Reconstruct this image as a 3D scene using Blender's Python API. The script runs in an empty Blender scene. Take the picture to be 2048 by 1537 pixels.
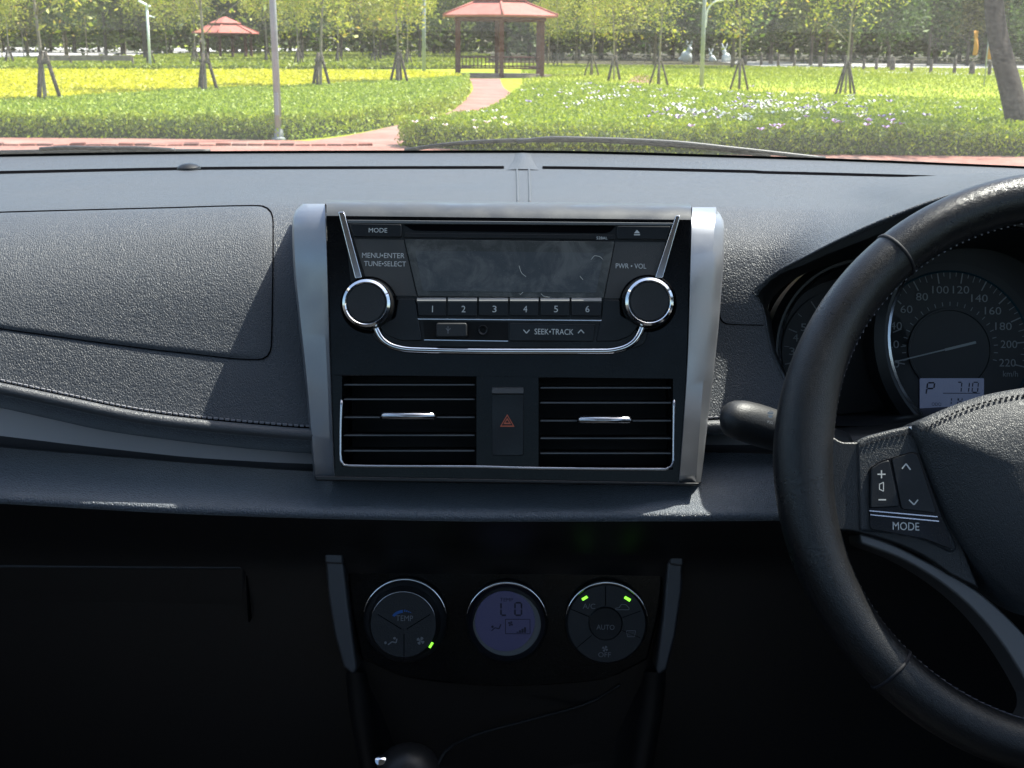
import bpy, bmesh, math, random
import numpy as np
from mathutils import Vector, Matrix
random.seed(7); rng = np.random.default_rng(7)
R = math.radians
scn = bpy.context.scene

# ------------------------------------------------------------------ camera
EYE = Vector((0.0, 0.0, 1.5)); FPX = 2600.0
PITCH, YAW, ROLL = R(14.7), R(1.45), R(0.5)
F0 = Vector((-math.sin(YAW) * math.cos(PITCH), math.cos(YAW) * math.cos(PITCH), -math.sin(PITCH)))
R0 = Vector((math.cos(YAW), math.sin(YAW), 0)); U0 = R0.cross(F0)
RT = math.cos(ROLL) * R0 + math.sin(ROLL) * U0; UP = -math.sin(ROLL) * R0 + math.cos(ROLL) * U0
cd = bpy.data.cameras.new("camera"); cam = bpy.data.objects.new("camera", cd); scn.collection.objects.link(cam)
cam.matrix_world = Matrix((RT, UP, -F0)).transposed().to_4x4(); cam.location = EYE
cd.sensor_width = 36; cd.lens = FPX / 2048 * 36; cd.clip_start = 0.02; cd.clip_end = 2000
cd.dof.use_dof = True; cd.dof.focus_distance = 0.92; cd.dof.aperture_fstop = 40
scn.camera = cam

# ------------------------------------------------------------------ sky, sun, exposure
SUN_EL, SUN_AZ = R(61), R(57)          # azimuth measured from straight ahead (+Y) towards the right (+X)
w = bpy.data.worlds.new("World"); scn.world = w; w.use_nodes = True
nt = w.node_tree; nt.nodes.clear()
sky = nt.nodes.new("ShaderNodeTexSky"); sky.sky_type = 'NISHITA'; sky.sun_disc = False
sky.sun_elevation = SUN_EL; sky.sun_rotation = SUN_AZ; sky.dust_density = 2.0
bg = nt.nodes.new("ShaderNodeBackground"); bg.inputs[1].default_value = 0.15
wo = nt.nodes.new("ShaderNodeOutputWorld"); nt.links.new(sky.outputs[0], bg.inputs[0]); nt.links.new(bg.outputs[0], wo.inputs[0])
sd = bpy.data.lights.new("sun", 'SUN'); sd.energy = 5.0; sd.angle = R(0.5); sd.color = (1, 0.95, 0.87)
sun = bpy.data.objects.new("sun", sd); scn.collection.objects.link(sun)
SUNDIR = Vector((math.sin(SUN_AZ) * math.cos(SUN_EL), math.cos(SUN_AZ) * math.cos(SUN_EL), math.sin(SUN_EL)))
sun.rotation_euler = SUNDIR.to_track_quat('Z', 'Y').to_euler(); sun.location = (20, 20, 60)
scn.view_settings.view_transform = 'Standard'; scn.view_settings.look = 'None'
scn.view_settings.exposure = 1.34; scn.view_settings.gamma = 1; scn.view_settings.use_curve_mapping = False
scn.render.engine = 'CYCLES'; cy = scn.cycles
cy.use_denoising = True; cy.max_bounces = 8; cy.transparent_max_bounces = 12; cy.diffuse_bounces = 4; cy.glossy_bounces = 4
cy.sample_clamp_indirect = 6; cy.caustics_reflective = False; cy.caustics_refractive = False

# ------------------------------------------------------------------ helpers: rays and curves
def ray(px, py): return F0 + RT * ((px - 1024) / FPX) - UP * ((py - 768.5) / FPX)
def at(px, py, Y):
    d = ray(px, py); return EYE + d * ((Y - EYE.y) / d.y)
def gnd(px, py, h=0.0):
    d = ray(px, py); return EYE + d * ((h - EYE.z) / d.z)
def pchip(xs, ys):
    xs = np.asarray(xs, float); ys = np.asarray(ys, float); h = np.diff(xs); s = np.diff(ys) / h
    m = np.zeros(len(xs)); m[0] = s[0]; m[-1] = s[-1]
    for i in range(1, len(xs) - 1):
        if s[i - 1] * s[i] > 0:
            a, b = 2 * h[i] + h[i - 1], h[i] + 2 * h[i - 1]; m[i] = (a + b) / (a / s[i - 1] + b / s[i])
    def f(x):
        if x <= xs[0]: return ys[0] + m[0] * (x - xs[0])
        if x >= xs[-1]: return ys[-1] + m[-1] * (x - xs[-1])
        i = int(np.searchsorted(xs, x) - 1); t = (x - xs[i]) / h[i]
        return ((1 + 2 * t) * (1 - t) ** 2 * ys[i] + t * (1 - t) ** 2 * h[i] * m[i] + t * t * (3 - 2 * t) * ys[i + 1] + t * t * (t - 1) * h[i] * m[i + 1])
    return f
def cur(*p): return pchip([a[0] for a in p], [a[1] for a in p])
def sstep(t): t = max(0, min(1, t)); return t * t * (3 - 2 * t)
def spline(pts, n):
    """n points along a smooth curve through pts (tuples of any dimension), evenly spread over arc length"""
    P = np.array([tuple(p) for p in pts], float); d = np.r_[0, np.cumsum(np.linalg.norm(np.diff(P, axis=0), axis=1))]
    fs = [pchip(d, P[:, k]) for k in range(P.shape[1])]
    return [tuple(f(t) for f in fs) for t in np.linspace(0, d[-1], n)]
class Plane:
    def __init__(s, p, n): s.p = Vector(p); s.n = Vector(n).normalized(); s.u = (Vector((1, 0, 0)) - s.n * s.n.x).normalized(); s.v = s.n.cross(s.u)
    def pt(s, px, py, h=0.0):
        d = ray(px, py); q = s.p + s.n * h; return EYE + d * ((q - EYE).dot(s.n) / d.dot(s.n))

# ------------------------------------------------------------------ helpers: objects
ORG = {}
def prop(o, label=None, cat=None, group=None, kind=None):
    for k, v in (('label', label), ('category', cat), ('group', group), ('kind', kind)):
        if v: o[k] = v
    return o
def root(name, loc, label, cat, group=None):
    o = bpy.data.objects.new(name, None); scn.collection.objects.link(o); o.empty_display_size = 0.05
    o.location = loc; ORG[o.name] = Vector(loc); return prop(o, label, cat, group)
def mesh_obj(name, me, par, c):
    o = bpy.data.objects.new(name, me); scn.collection.objects.link(o)
    if par is not None: o.parent = par; o.location = c - ORG[par.name]
    else: o.location = c
    ORG[o.name] = c; return o
def mk(name, V, F, mat, par=None, smooth=False, bevel=0.0, org=None, seg=2):
    A = np.array([tuple(v) for v in V], float)
    c = Vector(org) if org is not None else Vector(((A.max(0) + A.min(0)) / 2).tolist())
    me = bpy.data.meshes.new(name); me.from_pydata((A - np.array(c)).tolist(), [], [tuple(f) for f in F]); me.validate()
    bm = bmesh.new(); bm.from_mesh(me); bmesh.ops.recalc_face_normals(bm, faces=bm.faces); bm.to_mesh(me); bm.free()
    me.materials.append(mat)
    if smooth: me.polygons.foreach_set('use_smooth', [True] * len(me.polygons))
    o = mesh_obj(name, me, par, c)
    if bevel:
        m = o.modifiers.new('bevel', 'BEVEL'); m.width = bevel; m.segments = seg; m.limit_method = 'ANGLE'; m.angle_limit = R(40)
        me.polygons.foreach_set('use_smooth', [True] * len(me.polygons)); m.harden_normals = True
    return o
def quads(name, A, mat, par=None, org=None):
    """A: (n,4,3) array of separate quads -> one mesh, fast"""
    n = len(A); V = A.reshape(-1, 3); c = Vector(org) if org is not None else Vector(((V.max(0) + V.min(0)) / 2).tolist())
    me = bpy.data.meshes.new(name); me.vertices.add(4 * n); me.vertices.foreach_set('co', (V - np.array(c)).astype(np.float32).ravel())
    me.loops.add(4 * n); me.loops.foreach_set('vertex_index', np.arange(4 * n, dtype=np.int32))
    me.polygons.add(n); me.polygons.foreach_set('loop_start', np.arange(0, 4 * n, 4, dtype=np.int32)); me.polygons.foreach_set('loop_total', np.full(n, 4, dtype=np.int32))
    me.update(calc_edges=True); me.materials.append(mat); return mesh_obj(name, me, par, c)
def grid(rows, closed=False):
    n = len(rows[0]); V = [p for r in rows for p in r]; F = []
    for i in range(len(rows) - 1):
        for j in range(n if closed else n - 1):
            k = (j + 1) % n; F.append((i * n + j, i * n + k, (i + 1) * n + k, (i + 1) * n + j))
    return V, F
def slab_vf(top, bot):
    n = len(top); V = list(top) + list(bot); F = [tuple(range(n)), tuple(range(2 * n - 1, n - 1, -1))]
    F += [(i, n + i, n + (i + 1) % n, (i + 1) % n) for i in range(n)]; return V, F
def slab(name, out, pl, h0, h1, mat, par=None, bevel=0.0, taper=0.0):
    """prism standing on plane pl, whose front face (at h1) shows the outline out (photo pixels)"""
    top = [pl.pt(x, y, h1) for x, y in out]; c = sum(top, Vector()) / len(top)
    bot = [t - pl.n * (h1 - h0) + (t - c).normalized() * taper for t in top]
    V, F = slab_vf(top, bot); return mk(name, V, F, mat, par, bevel=bevel)
def rr(x0, y0, x1, y1, r=4, n=4):
    o = []
    for cx, cy_, a in ((x1 - r, y0 + r, -90), (x1 - r, y1 - r, 0), (x0 + r, y1 - r, 90), (x0 + r, y0 + r, 180)):
        for k in range(n + 1):
            t = R(a + 90 * k / n); o.append((cx + r * math.cos(t), cy_ + r * math.sin(t)))
    return o
def rpoly(pts, r, n=4):
    """polygon with rounded corners, in pixels"""
    o = []; m = len(pts)
    for i in range(m):
        p = Vector(pts[i]); a = (Vector(pts[i - 1]) - p); b = (Vector(pts[(i + 1) % m]) - p)
        q = min(r, a.length / 2.01, b.length / 2.01); A = p + a.normalized() * q; B = p + b.normalized() * q
        for k in range(n + 1):
            t = k / n; v = A * (1 - t) ** 2 + p * 2 * t * (1 - t) + B * t * t; o.append((v.x, v.y))
    return o
def tube(name, pts, r, mat, par=None, n=8, closed=False, flat=None, smooth=True):
    """tube along pts; r number or list; flat=(axis vector, factor) squashes the section along that axis"""
    P = [Vector(p) for p in pts]; m = len(P); rows = []; up = Vector((0.13, 0.2, 0.97))
    for i in range(m):
        t = (P[(i + 1) % m] - P[i - 1]) if closed or 0 < i < m - 1 else (P[1] - P[0] if i == 0 else P[-1] - P[-2]); t.normalize()
        a = t.cross(up)
        if a.length < 1e-3: a = t.cross(Vector((1, 0, 0)))
        a.normalize(); b = t.cross(a); rad = r[i] if hasattr(r, '__len__') else r; row = []
        for k in range(n):
            d = (a * math.cos(2 * math.pi * k / n) + b * math.sin(2 * math.pi * k / n)) * rad
            if flat: ax = Vector(flat[0]).normalized(); d -= ax * d.dot(ax) * (1 - flat[1])
            row.append(P[i] + d)
        rows.append(row)
    if closed: rows.append(rows[0])
    V, F = grid(rows, True)
    if not closed: F += [tuple(range(n)), tuple(range(len(V) - 1, len(V) - n - 1, -1))]
    return mk(name, V, F, mat, par, smooth=smooth)
def lathe(name, c, ax, prof, mat, par=None, n=40, u=None, smooth=True, a0=0, a1=360, cap=True, bevel=0):
    ax = Vector(ax).normalized(); u = (Vector((1, 0, 0)) - ax * ax.x).normalized() if u is None else u; v = ax.cross(u); rows = []
    full = abs(a1 - a0) >= 360; m = n if full else n + 1
    for r, h in prof:
        rows.append([c + ax * h + (u * math.cos(R(a0 + (a1 - a0) * k / n)) + v * math.sin(R(a0 + (a1 - a0) * k / n))) * r for k in range(m)])
    V, F = grid(rows, full)
    if cap and full: F += [tuple(range(m)), tuple(range(len(V) - m, len(V)))]
    o = mk(name, V, F, mat, par, smooth=False)
    if smooth:
        o.data.polygons.foreach_set('use_smooth', [True] * len(o.data.polygons)); o.data.set_sharp_from_angle(angle=R(35))
    return o
def fan(name, out, surf, mat, par=None, rings=16, skirt=0.0, org=None):
    """surface patch inside the pixel outline; surf(px,py,k) -> point, k = 1 on the outline, 0 in the middle"""
    cx = sum(p[0] for p in out) / len(out); cyy = sum(p[1] for p in out) / len(out); n = len(out); rows = []
    for i in range(1, rings + 1):
        k = (i / rings) ** 0.8; rows.append([surf(cx + (x - cx) * k, cyy + (y - cyy) * k, k) for x, y in out])
    if skirt: rows.append([Vector(p) + skirt for p in rows[-1]])
    V, F = grid(rows, True); V.append(surf(cx, cyy, 0)); c = len(V) - 1
    F += [(c, (j + 1) % n, j) for j in range(n)]; return mk(name, V, F, mat, par, smooth=True)
def text(name, s, px, py, hpx, pl, h, mat, par, wpx=None, rot=0.0):
    cu = bpy.data.curves.new(name, 'FONT'); cu.body = s; cu.align_x = 'CENTER'; cu.resolution_u = 3
    o = bpy.data.objects.new(name, cu); scn.collection.objects.link(o); dg = bpy.context.evaluated_depsgraph_get()
    me = bpy.data.meshes.new_from_object(o.evaluated_get(dg)); bpy.data.objects.remove(o); bpy.data.curves.remove(cu)
    A = np.array([v.co[:] for v in me.vertices]); lo, hi = A.min(0), A.max(0)
    c = pl.pt(px, py, h); k = (pl.pt(px + 1, py, h) - c).length; ky = k * hpx / max(hi[1] - lo[1], 1e-6); kx = k * wpx / (hi[0] - lo[0]) if wpx else ky
    x = (A[:, 0] - (lo[0] + hi[0]) / 2) * kx; y = (A[:, 1] - (lo[1] + hi[1]) / 2) * ky
    x, y = x * math.cos(R(rot)) - y * math.sin(R(rot)), x * math.sin(R(rot)) + y * math.cos(R(rot))
    W = np.outer(x, np.array(pl.u)) + np.outer(y, np.array(pl.v))
    me.vertices.foreach_set('co', W.astype(np.float32).ravel()); me.materials.clear(); me.materials.append(mat); me.update(); me.name = name
    return mesh_obj(name, me, par, c)
def mark(name, polys, pl, h, mat, par):
    """flat printed mark: list of pixel polygons joined in one mesh"""
    V, F = [], []
    for p in polys:
        F.append(tuple(range(len(V), len(V) + len(p)))); V += [pl.pt(x, y, h) for x, y in p]
    return mk(name, V, F, mat, par)
def line_px(pts, w):
    """thin polygons along a pixel polyline"""
    o = []
    for (x0, y0), (x1, y1) in zip(pts, pts[1:]):
        d = Vector((x1 - x0, y1 - y0)).normalized(); q = Vector((-d.y, d.x)) * w / 2
        o.append([(x0 + q.x, y0 + q.y), (x1 + q.x, y1 + q.y), (x1 - q.x, y1 - q.y), (x0 - q.x, y0 - q.y)])
    return o
def ell(cx, cy_, rx, ry=None, n=20, a0=0, a1=360):
    ry = ry or rx; m = n if a1 - a0 >= 360 else n - 1
    return [(cx + rx * math.cos(R(a0 + (a1 - a0) * k / m)), cy_ + ry * math.sin(R(a0 + (a1 - a0) * k / m))) for k in range(n)]
def box_vf(c, a, b, d):
    c, a, b, d = Vector(c), Vector(a), Vector(b), Vector(d); V = [c + a * i + b * j + d * k for i in (-1, 1) for j in (-1, 1) for k in (-1, 1)]
    return V, [(0, 1, 3, 2), (4, 6, 7, 5), (0, 4, 5, 1), (2, 3, 7, 6), (0, 2, 6, 4), (1, 5, 7, 3)]
def join_vf(l):
    V, F = [], []
    for v, f in l: n = len(V); V += list(v); F += [tuple(i + n for i in g) for g in f]
    return V, F
def copy_tree(src, par=None, loc=None):
    c = src.copy(); scn.collection.objects.link(c)
    if par is not None: c.parent = par
    if loc is not None: c.location = loc
    for ch in src.children: copy_tree(ch, c)
    return c

# ------------------------------------------------------------------ materials
def new_mat(name):
    m = bpy.data.materials.new(name); m.use_nodes = True; t = m.node_tree; return m, t, t.nodes['Principled BSDF']
def N(t, kind, **kw):
    n = t.nodes.new(kind)
    for k, v in kw.items():
        if k in n.inputs: n.inputs[k].default_value = v
        else: setattr(n, k, v)
    return n
def coords(t, scale=None):
    tc = t.nodes.new('ShaderNodeTexCoord'); return tc.outputs['Object']
def plain(name, col, rough=0.5, metal=0.0, spec=0.5, coat=0.0, wear=0.0, bump=0.0, bscale=900):
    m, t, b = new_mat(name); b.inputs['Base Color'].default_value = (*col, 1); b.inputs['Roughness'].default_value = rough; b.inputs['Metallic'].default_value = metal
    b.inputs['Specular IOR Level'].default_value = spec; b.inputs['Coat Weight'].default_value = coat; b.inputs['Coat Roughness'].default_value = 0.08
    if wear:   # dust and smears: roughness and a little pale dirt, in blotches
        no = N(t, 'ShaderNodeTexNoise', Scale=35.0, Detail=5.0); t.links.new(coords(t), no.inputs['Vector'])
        fi = N(t, 'ShaderNodeTexNoise', Scale=900.0, Detail=2.0); t.links.new(coords(t), fi.inputs['Vector'])
        r1 = N(t, 'ShaderNodeMapRange'); t.links.new(no.outputs[0], r1.inputs[0]); r1.inputs[1].default_value = .35; r1.inputs[2].default_value = .7
        r1.inputs[3].default_value = rough * .8; r1.inputs[4].default_value = min(1, rough * 1.35 + wear * .2); t.links.new(r1.outputs[0], b.inputs['Roughness'])
        r2 = N(t, 'ShaderNodeMapRange'); t.links.new(fi.outputs[0], r2.inputs[0]); r2.inputs[1].default_value = .6; r2.inputs[2].default_value = .85; r2.inputs[3].default_value = 0; r2.inputs[4].default_value = wear
        mx = N(t, 'ShaderNodeMix', data_type='RGBA'); t.links.new(r2.outputs[0], mx.inputs[0]); mx.inputs[6].default_value = (*col, 1)
        mx.inputs[7].default_value = (*[min(1, c * 2 + .12) for c in col], 1); t.links.new(mx.outputs[2], b.inputs['Base Color'])
    if bump:
        no = N(t, 'ShaderNodeTexNoise', Scale=float(bscale), Detail=3.0); t.links.new(coords(t), no.inputs['Vector'])
        bp = N(t, 'ShaderNodeBump', Strength=bump, Distance=.0006); t.links.new(no.outputs[0], bp.inputs['Height']); t.links.new(bp.outputs[0], b.inputs['Normal'])
    return m
def leather(name, col, rough=.5, scale=330.0, depth=.5, spec=.5, dist=.0011, sheen=0.0, vary=.07):
    """moulded grain: cells with narrow valleys, stretched and bent by a noise"""
    m, t, b = new_mat(name); co = coords(t)
    no = N(t, 'ShaderNodeTexNoise', Scale=scale * .45, Detail=2.0); t.links.new(co, no.inputs['Vector'])
    ad = N(t, 'ShaderNodeVectorMath', operation='MULTIPLY_ADD'); t.links.new(no.outputs['Color'], ad.inputs[0]); ad.inputs[1].default_value = (.004, .004, .004); st_ = N(t, 'ShaderNodeVectorMath', operation='MULTIPLY'); st_.inputs[1].default_value = (1.45, 1.0, .8); t.links.new(co, st_.inputs[0]); t.links.new(st_.outputs[0], ad.inputs[2])
    vo = N(t, 'ShaderNodeTexVoronoi', feature='DISTANCE_TO_EDGE', Scale=scale); t.links.new(ad.outputs[0], vo.inputs['Vector'])
    mr = N(t, 'ShaderNodeMapRange', interpolation_type='SMOOTHSTEP'); t.links.new(vo.outputs['Distance'], mr.inputs[0]); mr.inputs[1].default_value = 0; mr.inputs[2].default_value = .26
    fine = N(t, 'ShaderNodeTexNoise', Scale=scale * 3.2, Detail=2.0); t.links.new(co, fine.inputs['Vector'])
    su = N(t, 'ShaderNodeMath', operation='MULTIPLY_ADD'); t.links.new(fine.outputs[0], su.inputs[0]); su.inputs[1].default_value = .3; t.links.new(mr.outputs[0], su.inputs[2])
    bp = N(t, 'ShaderNodeBump', Strength=depth, Distance=dist); t.links.new(su.outputs[0], bp.inputs['Height']); t.links.new(bp.outputs[0], b.inputs['Normal'])
    big = N(t, 'ShaderNodeTexNoise', Scale=9.0, Detail=6.0, Roughness=.65); t.links.new(co, big.inputs['Vector'])
    mx = N(t, 'ShaderNodeMix', data_type='RGBA'); t.links.new(big.outputs[0], mx.inputs[0]); mx.inputs[6].default_value = (*[c * .8 for c in col], 1); mx.inputs[7].default_value = (*[c * 1.25 for c in col], 1)
    t.links.new(mx.outputs[2], b.inputs['Base Color'])
    rr_ = N(t, 'ShaderNodeMapRange'); t.links.new(big.outputs[0], rr_.inputs[0]); rr_.inputs[1].default_value = .3; rr_.inputs[2].default_value = .7; rr_.inputs[3].default_value = rough - vary; rr_.inputs[4].default_value = rough + vary
    t.links.new(rr_.outputs[0], b.inputs['Roughness']); b.inputs['Specular IOR Level'].default_value = spec
    b.inputs['Sheen Weight'].default_value = sheen; b.inputs['Sheen Roughness'].default_value = .35; b.inputs['Sheen Tint'].default_value = (.85, .93, 1, 1)
    return m
def smeared(name, col):
    m, t, b = new_mat(name); co = coords(t); b.inputs['Roughness'].default_value = .3
    no = N(t, 'ShaderNodeTexNoise', Scale=42.0, Detail=7.0, Roughness=.7, Distortion=.8); t.links.new(co, no.inputs['Vector']); sp_ = N(t, 'ShaderNodeTexNoise', Scale=1500.0, Detail=1.0); t.links.new(co, sp_.inputs['Vector'])
    a = N(t, 'ShaderNodeMapRange', interpolation_type='SMOOTHSTEP'); t.links.new(no.outputs[0], a.inputs[0]); a.inputs[1].default_value = .42; a.inputs[2].default_value = .68; a.inputs[4].default_value = .3
    c = N(t, 'ShaderNodeMapRange'); t.links.new(sp_.outputs[0], c.inputs[0]); c.inputs[1].default_value = .68; c.inputs[2].default_value = .8; c.inputs[4].default_value = .6
    mx_ = N(t, 'ShaderNodeMath', operation='MAXIMUM'); t.links.new(a.outputs[0], mx_.inputs[0]); t.links.new(c.outputs[0], mx_.inputs[1])
    mx = N(t, 'ShaderNodeMix', data_type='RGBA'); t.links.new(mx_.outputs[0], mx.inputs[0]); mx.inputs[6].default_value = (*col, 1); mx.inputs[7].default_value = (.3, .29, .27, 1); t.links.new(mx.outputs[2], b.inputs['Base Color']); return m
def emit(name, col, s, base=(.02, .02, .02), rough=.3):
    m = plain(name, base, rough); b = m.node_tree.nodes['Principled BSDF']; b.inputs['Emission Color'].default_value = (*col, 1); b.inputs['Emission Strength'].default_value = s; return m
def leafy(name, c1, c2, trans=.35, c3=None, rough=.5):
    m, t, b = new_mat(name); g = t.nodes.new('ShaderNodeNewGeometry')
    cr = t.nodes.new('ShaderNodeValToRGB'); t.links.new(g.outputs['Random Per Island'], cr.inputs[0])
    cr.color_ramp.elements[0].color = (*c1, 1); cr.color_ramp.elements[1].color = (*c2, 1)
    if c3: e = cr.color_ramp.elements.new(.93); e.color = (*c2, 1); cr.color_ramp.elements[-1].color = (*c3, 1)
    t.links.new(cr.outputs[0], b.inputs['Base Color']); b.inputs['Roughness'].default_value = rough
    tr = t.nodes.new('ShaderNodeBsdfTranslucent'); t.links.new(cr.outputs[0], tr.inputs[0]); mix = t.nodes.new('ShaderNodeMixShader'); mix.inputs[0].default_value = trans
    t.links.new(b.outputs[0], mix.inputs[1]); t.links.new(tr.outputs[0], mix.inputs[2]); t.links.new(mix.outputs[0], t.nodes['Material Output'].inputs[0]); return m
def mottled(name, c1, c2, scale, rough=.9, detail=6.0, bump=0.0, c3=None, s3=1.0):
    m, t, b = new_mat(name); co = coords(t); no = N(t, 'ShaderNodeTexNoise', Scale=float(scale), Detail=detail, Roughness=.65); t.links.new(co, no.inputs['Vector'])
    cr = t.nodes.new('ShaderNodeValToRGB'); cr.color_ramp.elements[0].position = .3; cr.color_ramp.elements[1].position = .7; cr.color_ramp.elements[0].color = (*c1, 1); cr.color_ramp.elements[1].color = (*c2, 1)
    t.links.new(no.outputs[0], cr.inputs[0]); out = cr.outputs[0]
    if c3:
        n2 = N(t, 'ShaderNodeTexNoise', Scale=float(s3), Detail=3.0); t.links.new(co, n2.inputs['Vector']); mr = N(t, 'ShaderNodeMapRange'); t.links.new(n2.outputs[0], mr.inputs[0]); mr.inputs[1].default_value = .45; mr.inputs[2].default_value = .65
        mx = N(t, 'ShaderNodeMix', data_type='RGBA'); t.links.new(mr.outputs[0], mx.inputs[0]); t.links.new(out, mx.inputs[6]); mx.inputs[7].default_value = (*c3, 1); out = mx.outputs[2]
    t.links.new(out, b.inputs['Base Color']); b.inputs['Roughness'].default_value = rough; b.inputs['Specular IOR Level'].default_value = .2
    if bump: bp = N(t, 'ShaderNodeBump', Strength=bump, Distance=.05); t.links.new(no.outputs[0], bp.inputs['Height']); t.links.new(bp.outputs[0], b.inputs['Normal'])
    return m
def glass_mat(name, tint=(.93, .97, .95), film=0.02):
    """single sheet of car glass: clear, Fresnel mirror on both faces, thin dust film"""
    m = bpy.data.materials.new(name); m.use_nodes = True; t = m.node_tree; t.nodes.clear(); o = t.nodes.new('ShaderNodeOutputMaterial')
    g = t.nodes.new('ShaderNodeNewGeometry'); dt = N(t, 'ShaderNodeVectorMath', operation='DOT_PRODUCT'); t.links.new(g.outputs['Normal'], dt.inputs[0]); t.links.new(g.outputs['Incoming'], dt.inputs[1])
    ab = N(t, 'ShaderNodeMath', operation='ABSOLUTE'); t.links.new(dt.outputs['Value'], ab.inputs[0]); om = N(t, 'ShaderNodeMath', operation='SUBTRACT'); om.inputs[0].default_value = 1; t.links.new(ab.outputs[0], om.inputs[1])
    pw = N(t, 'ShaderNodeMath', operation='POWER'); t.links.new(om.outputs[0], pw.inputs[0]); pw.inputs[1].default_value = 4.5
    fr = N(t, 'ShaderNodeMath', operation='MULTIPLY_ADD'); t.links.new(pw.outputs[0], fr.inputs[0]); fr.inputs[1].default_value = .9; fr.inputs[2].default_value = .08; fr.use_clamp = True
    tr = N(t, 'ShaderNodeBsdfTransparent'); tr.inputs[0].default_value = (*tint, 1); gl = N(t, 'ShaderNodeBsdfGlossy'); gl.inputs['Roughness'].default_value = 0.0; gl.inputs[0].default_value = (1, 1, 1, 1)
    mx = t.nodes.new('ShaderNodeMixShader'); t.links.new(fr.outputs[0], mx.inputs[0]); t.links.new(tr.outputs[0], mx.inputs[1]); t.links.new(gl.outputs[0], mx.inputs[2])
    out = mx.outputs[0]
    if film:
        df = N(t, 'ShaderNodeBsdfTranslucent'); df.inputs[0].default_value = (.8, .79, .68, 1); m2 = t.nodes.new('ShaderNodeMixShader')
        no = N(t, 'ShaderNodeTexNoise', Scale=260.0, Detail=3.0); t.links.new(coords(t), no.inputs['Vector']); mr = N(t, 'ShaderNodeMapRange'); t.links.new(no.outputs[0], mr.inputs[0]); mr.inputs[1].default_value = .3; mr.inputs[2].default_value = .7; mr.inputs[3].default_value = film * .6; mr.inputs[4].default_value = film * 1.4
        t.links.new(mr.outputs[0], m2.inputs[0]); t.links.new(out, m2.inputs[1]); t.links.new(df.outputs[0], m2.inputs[2]); out = m2.outputs[0]
    t.links.new(out, o.inputs[0]); return m
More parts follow.
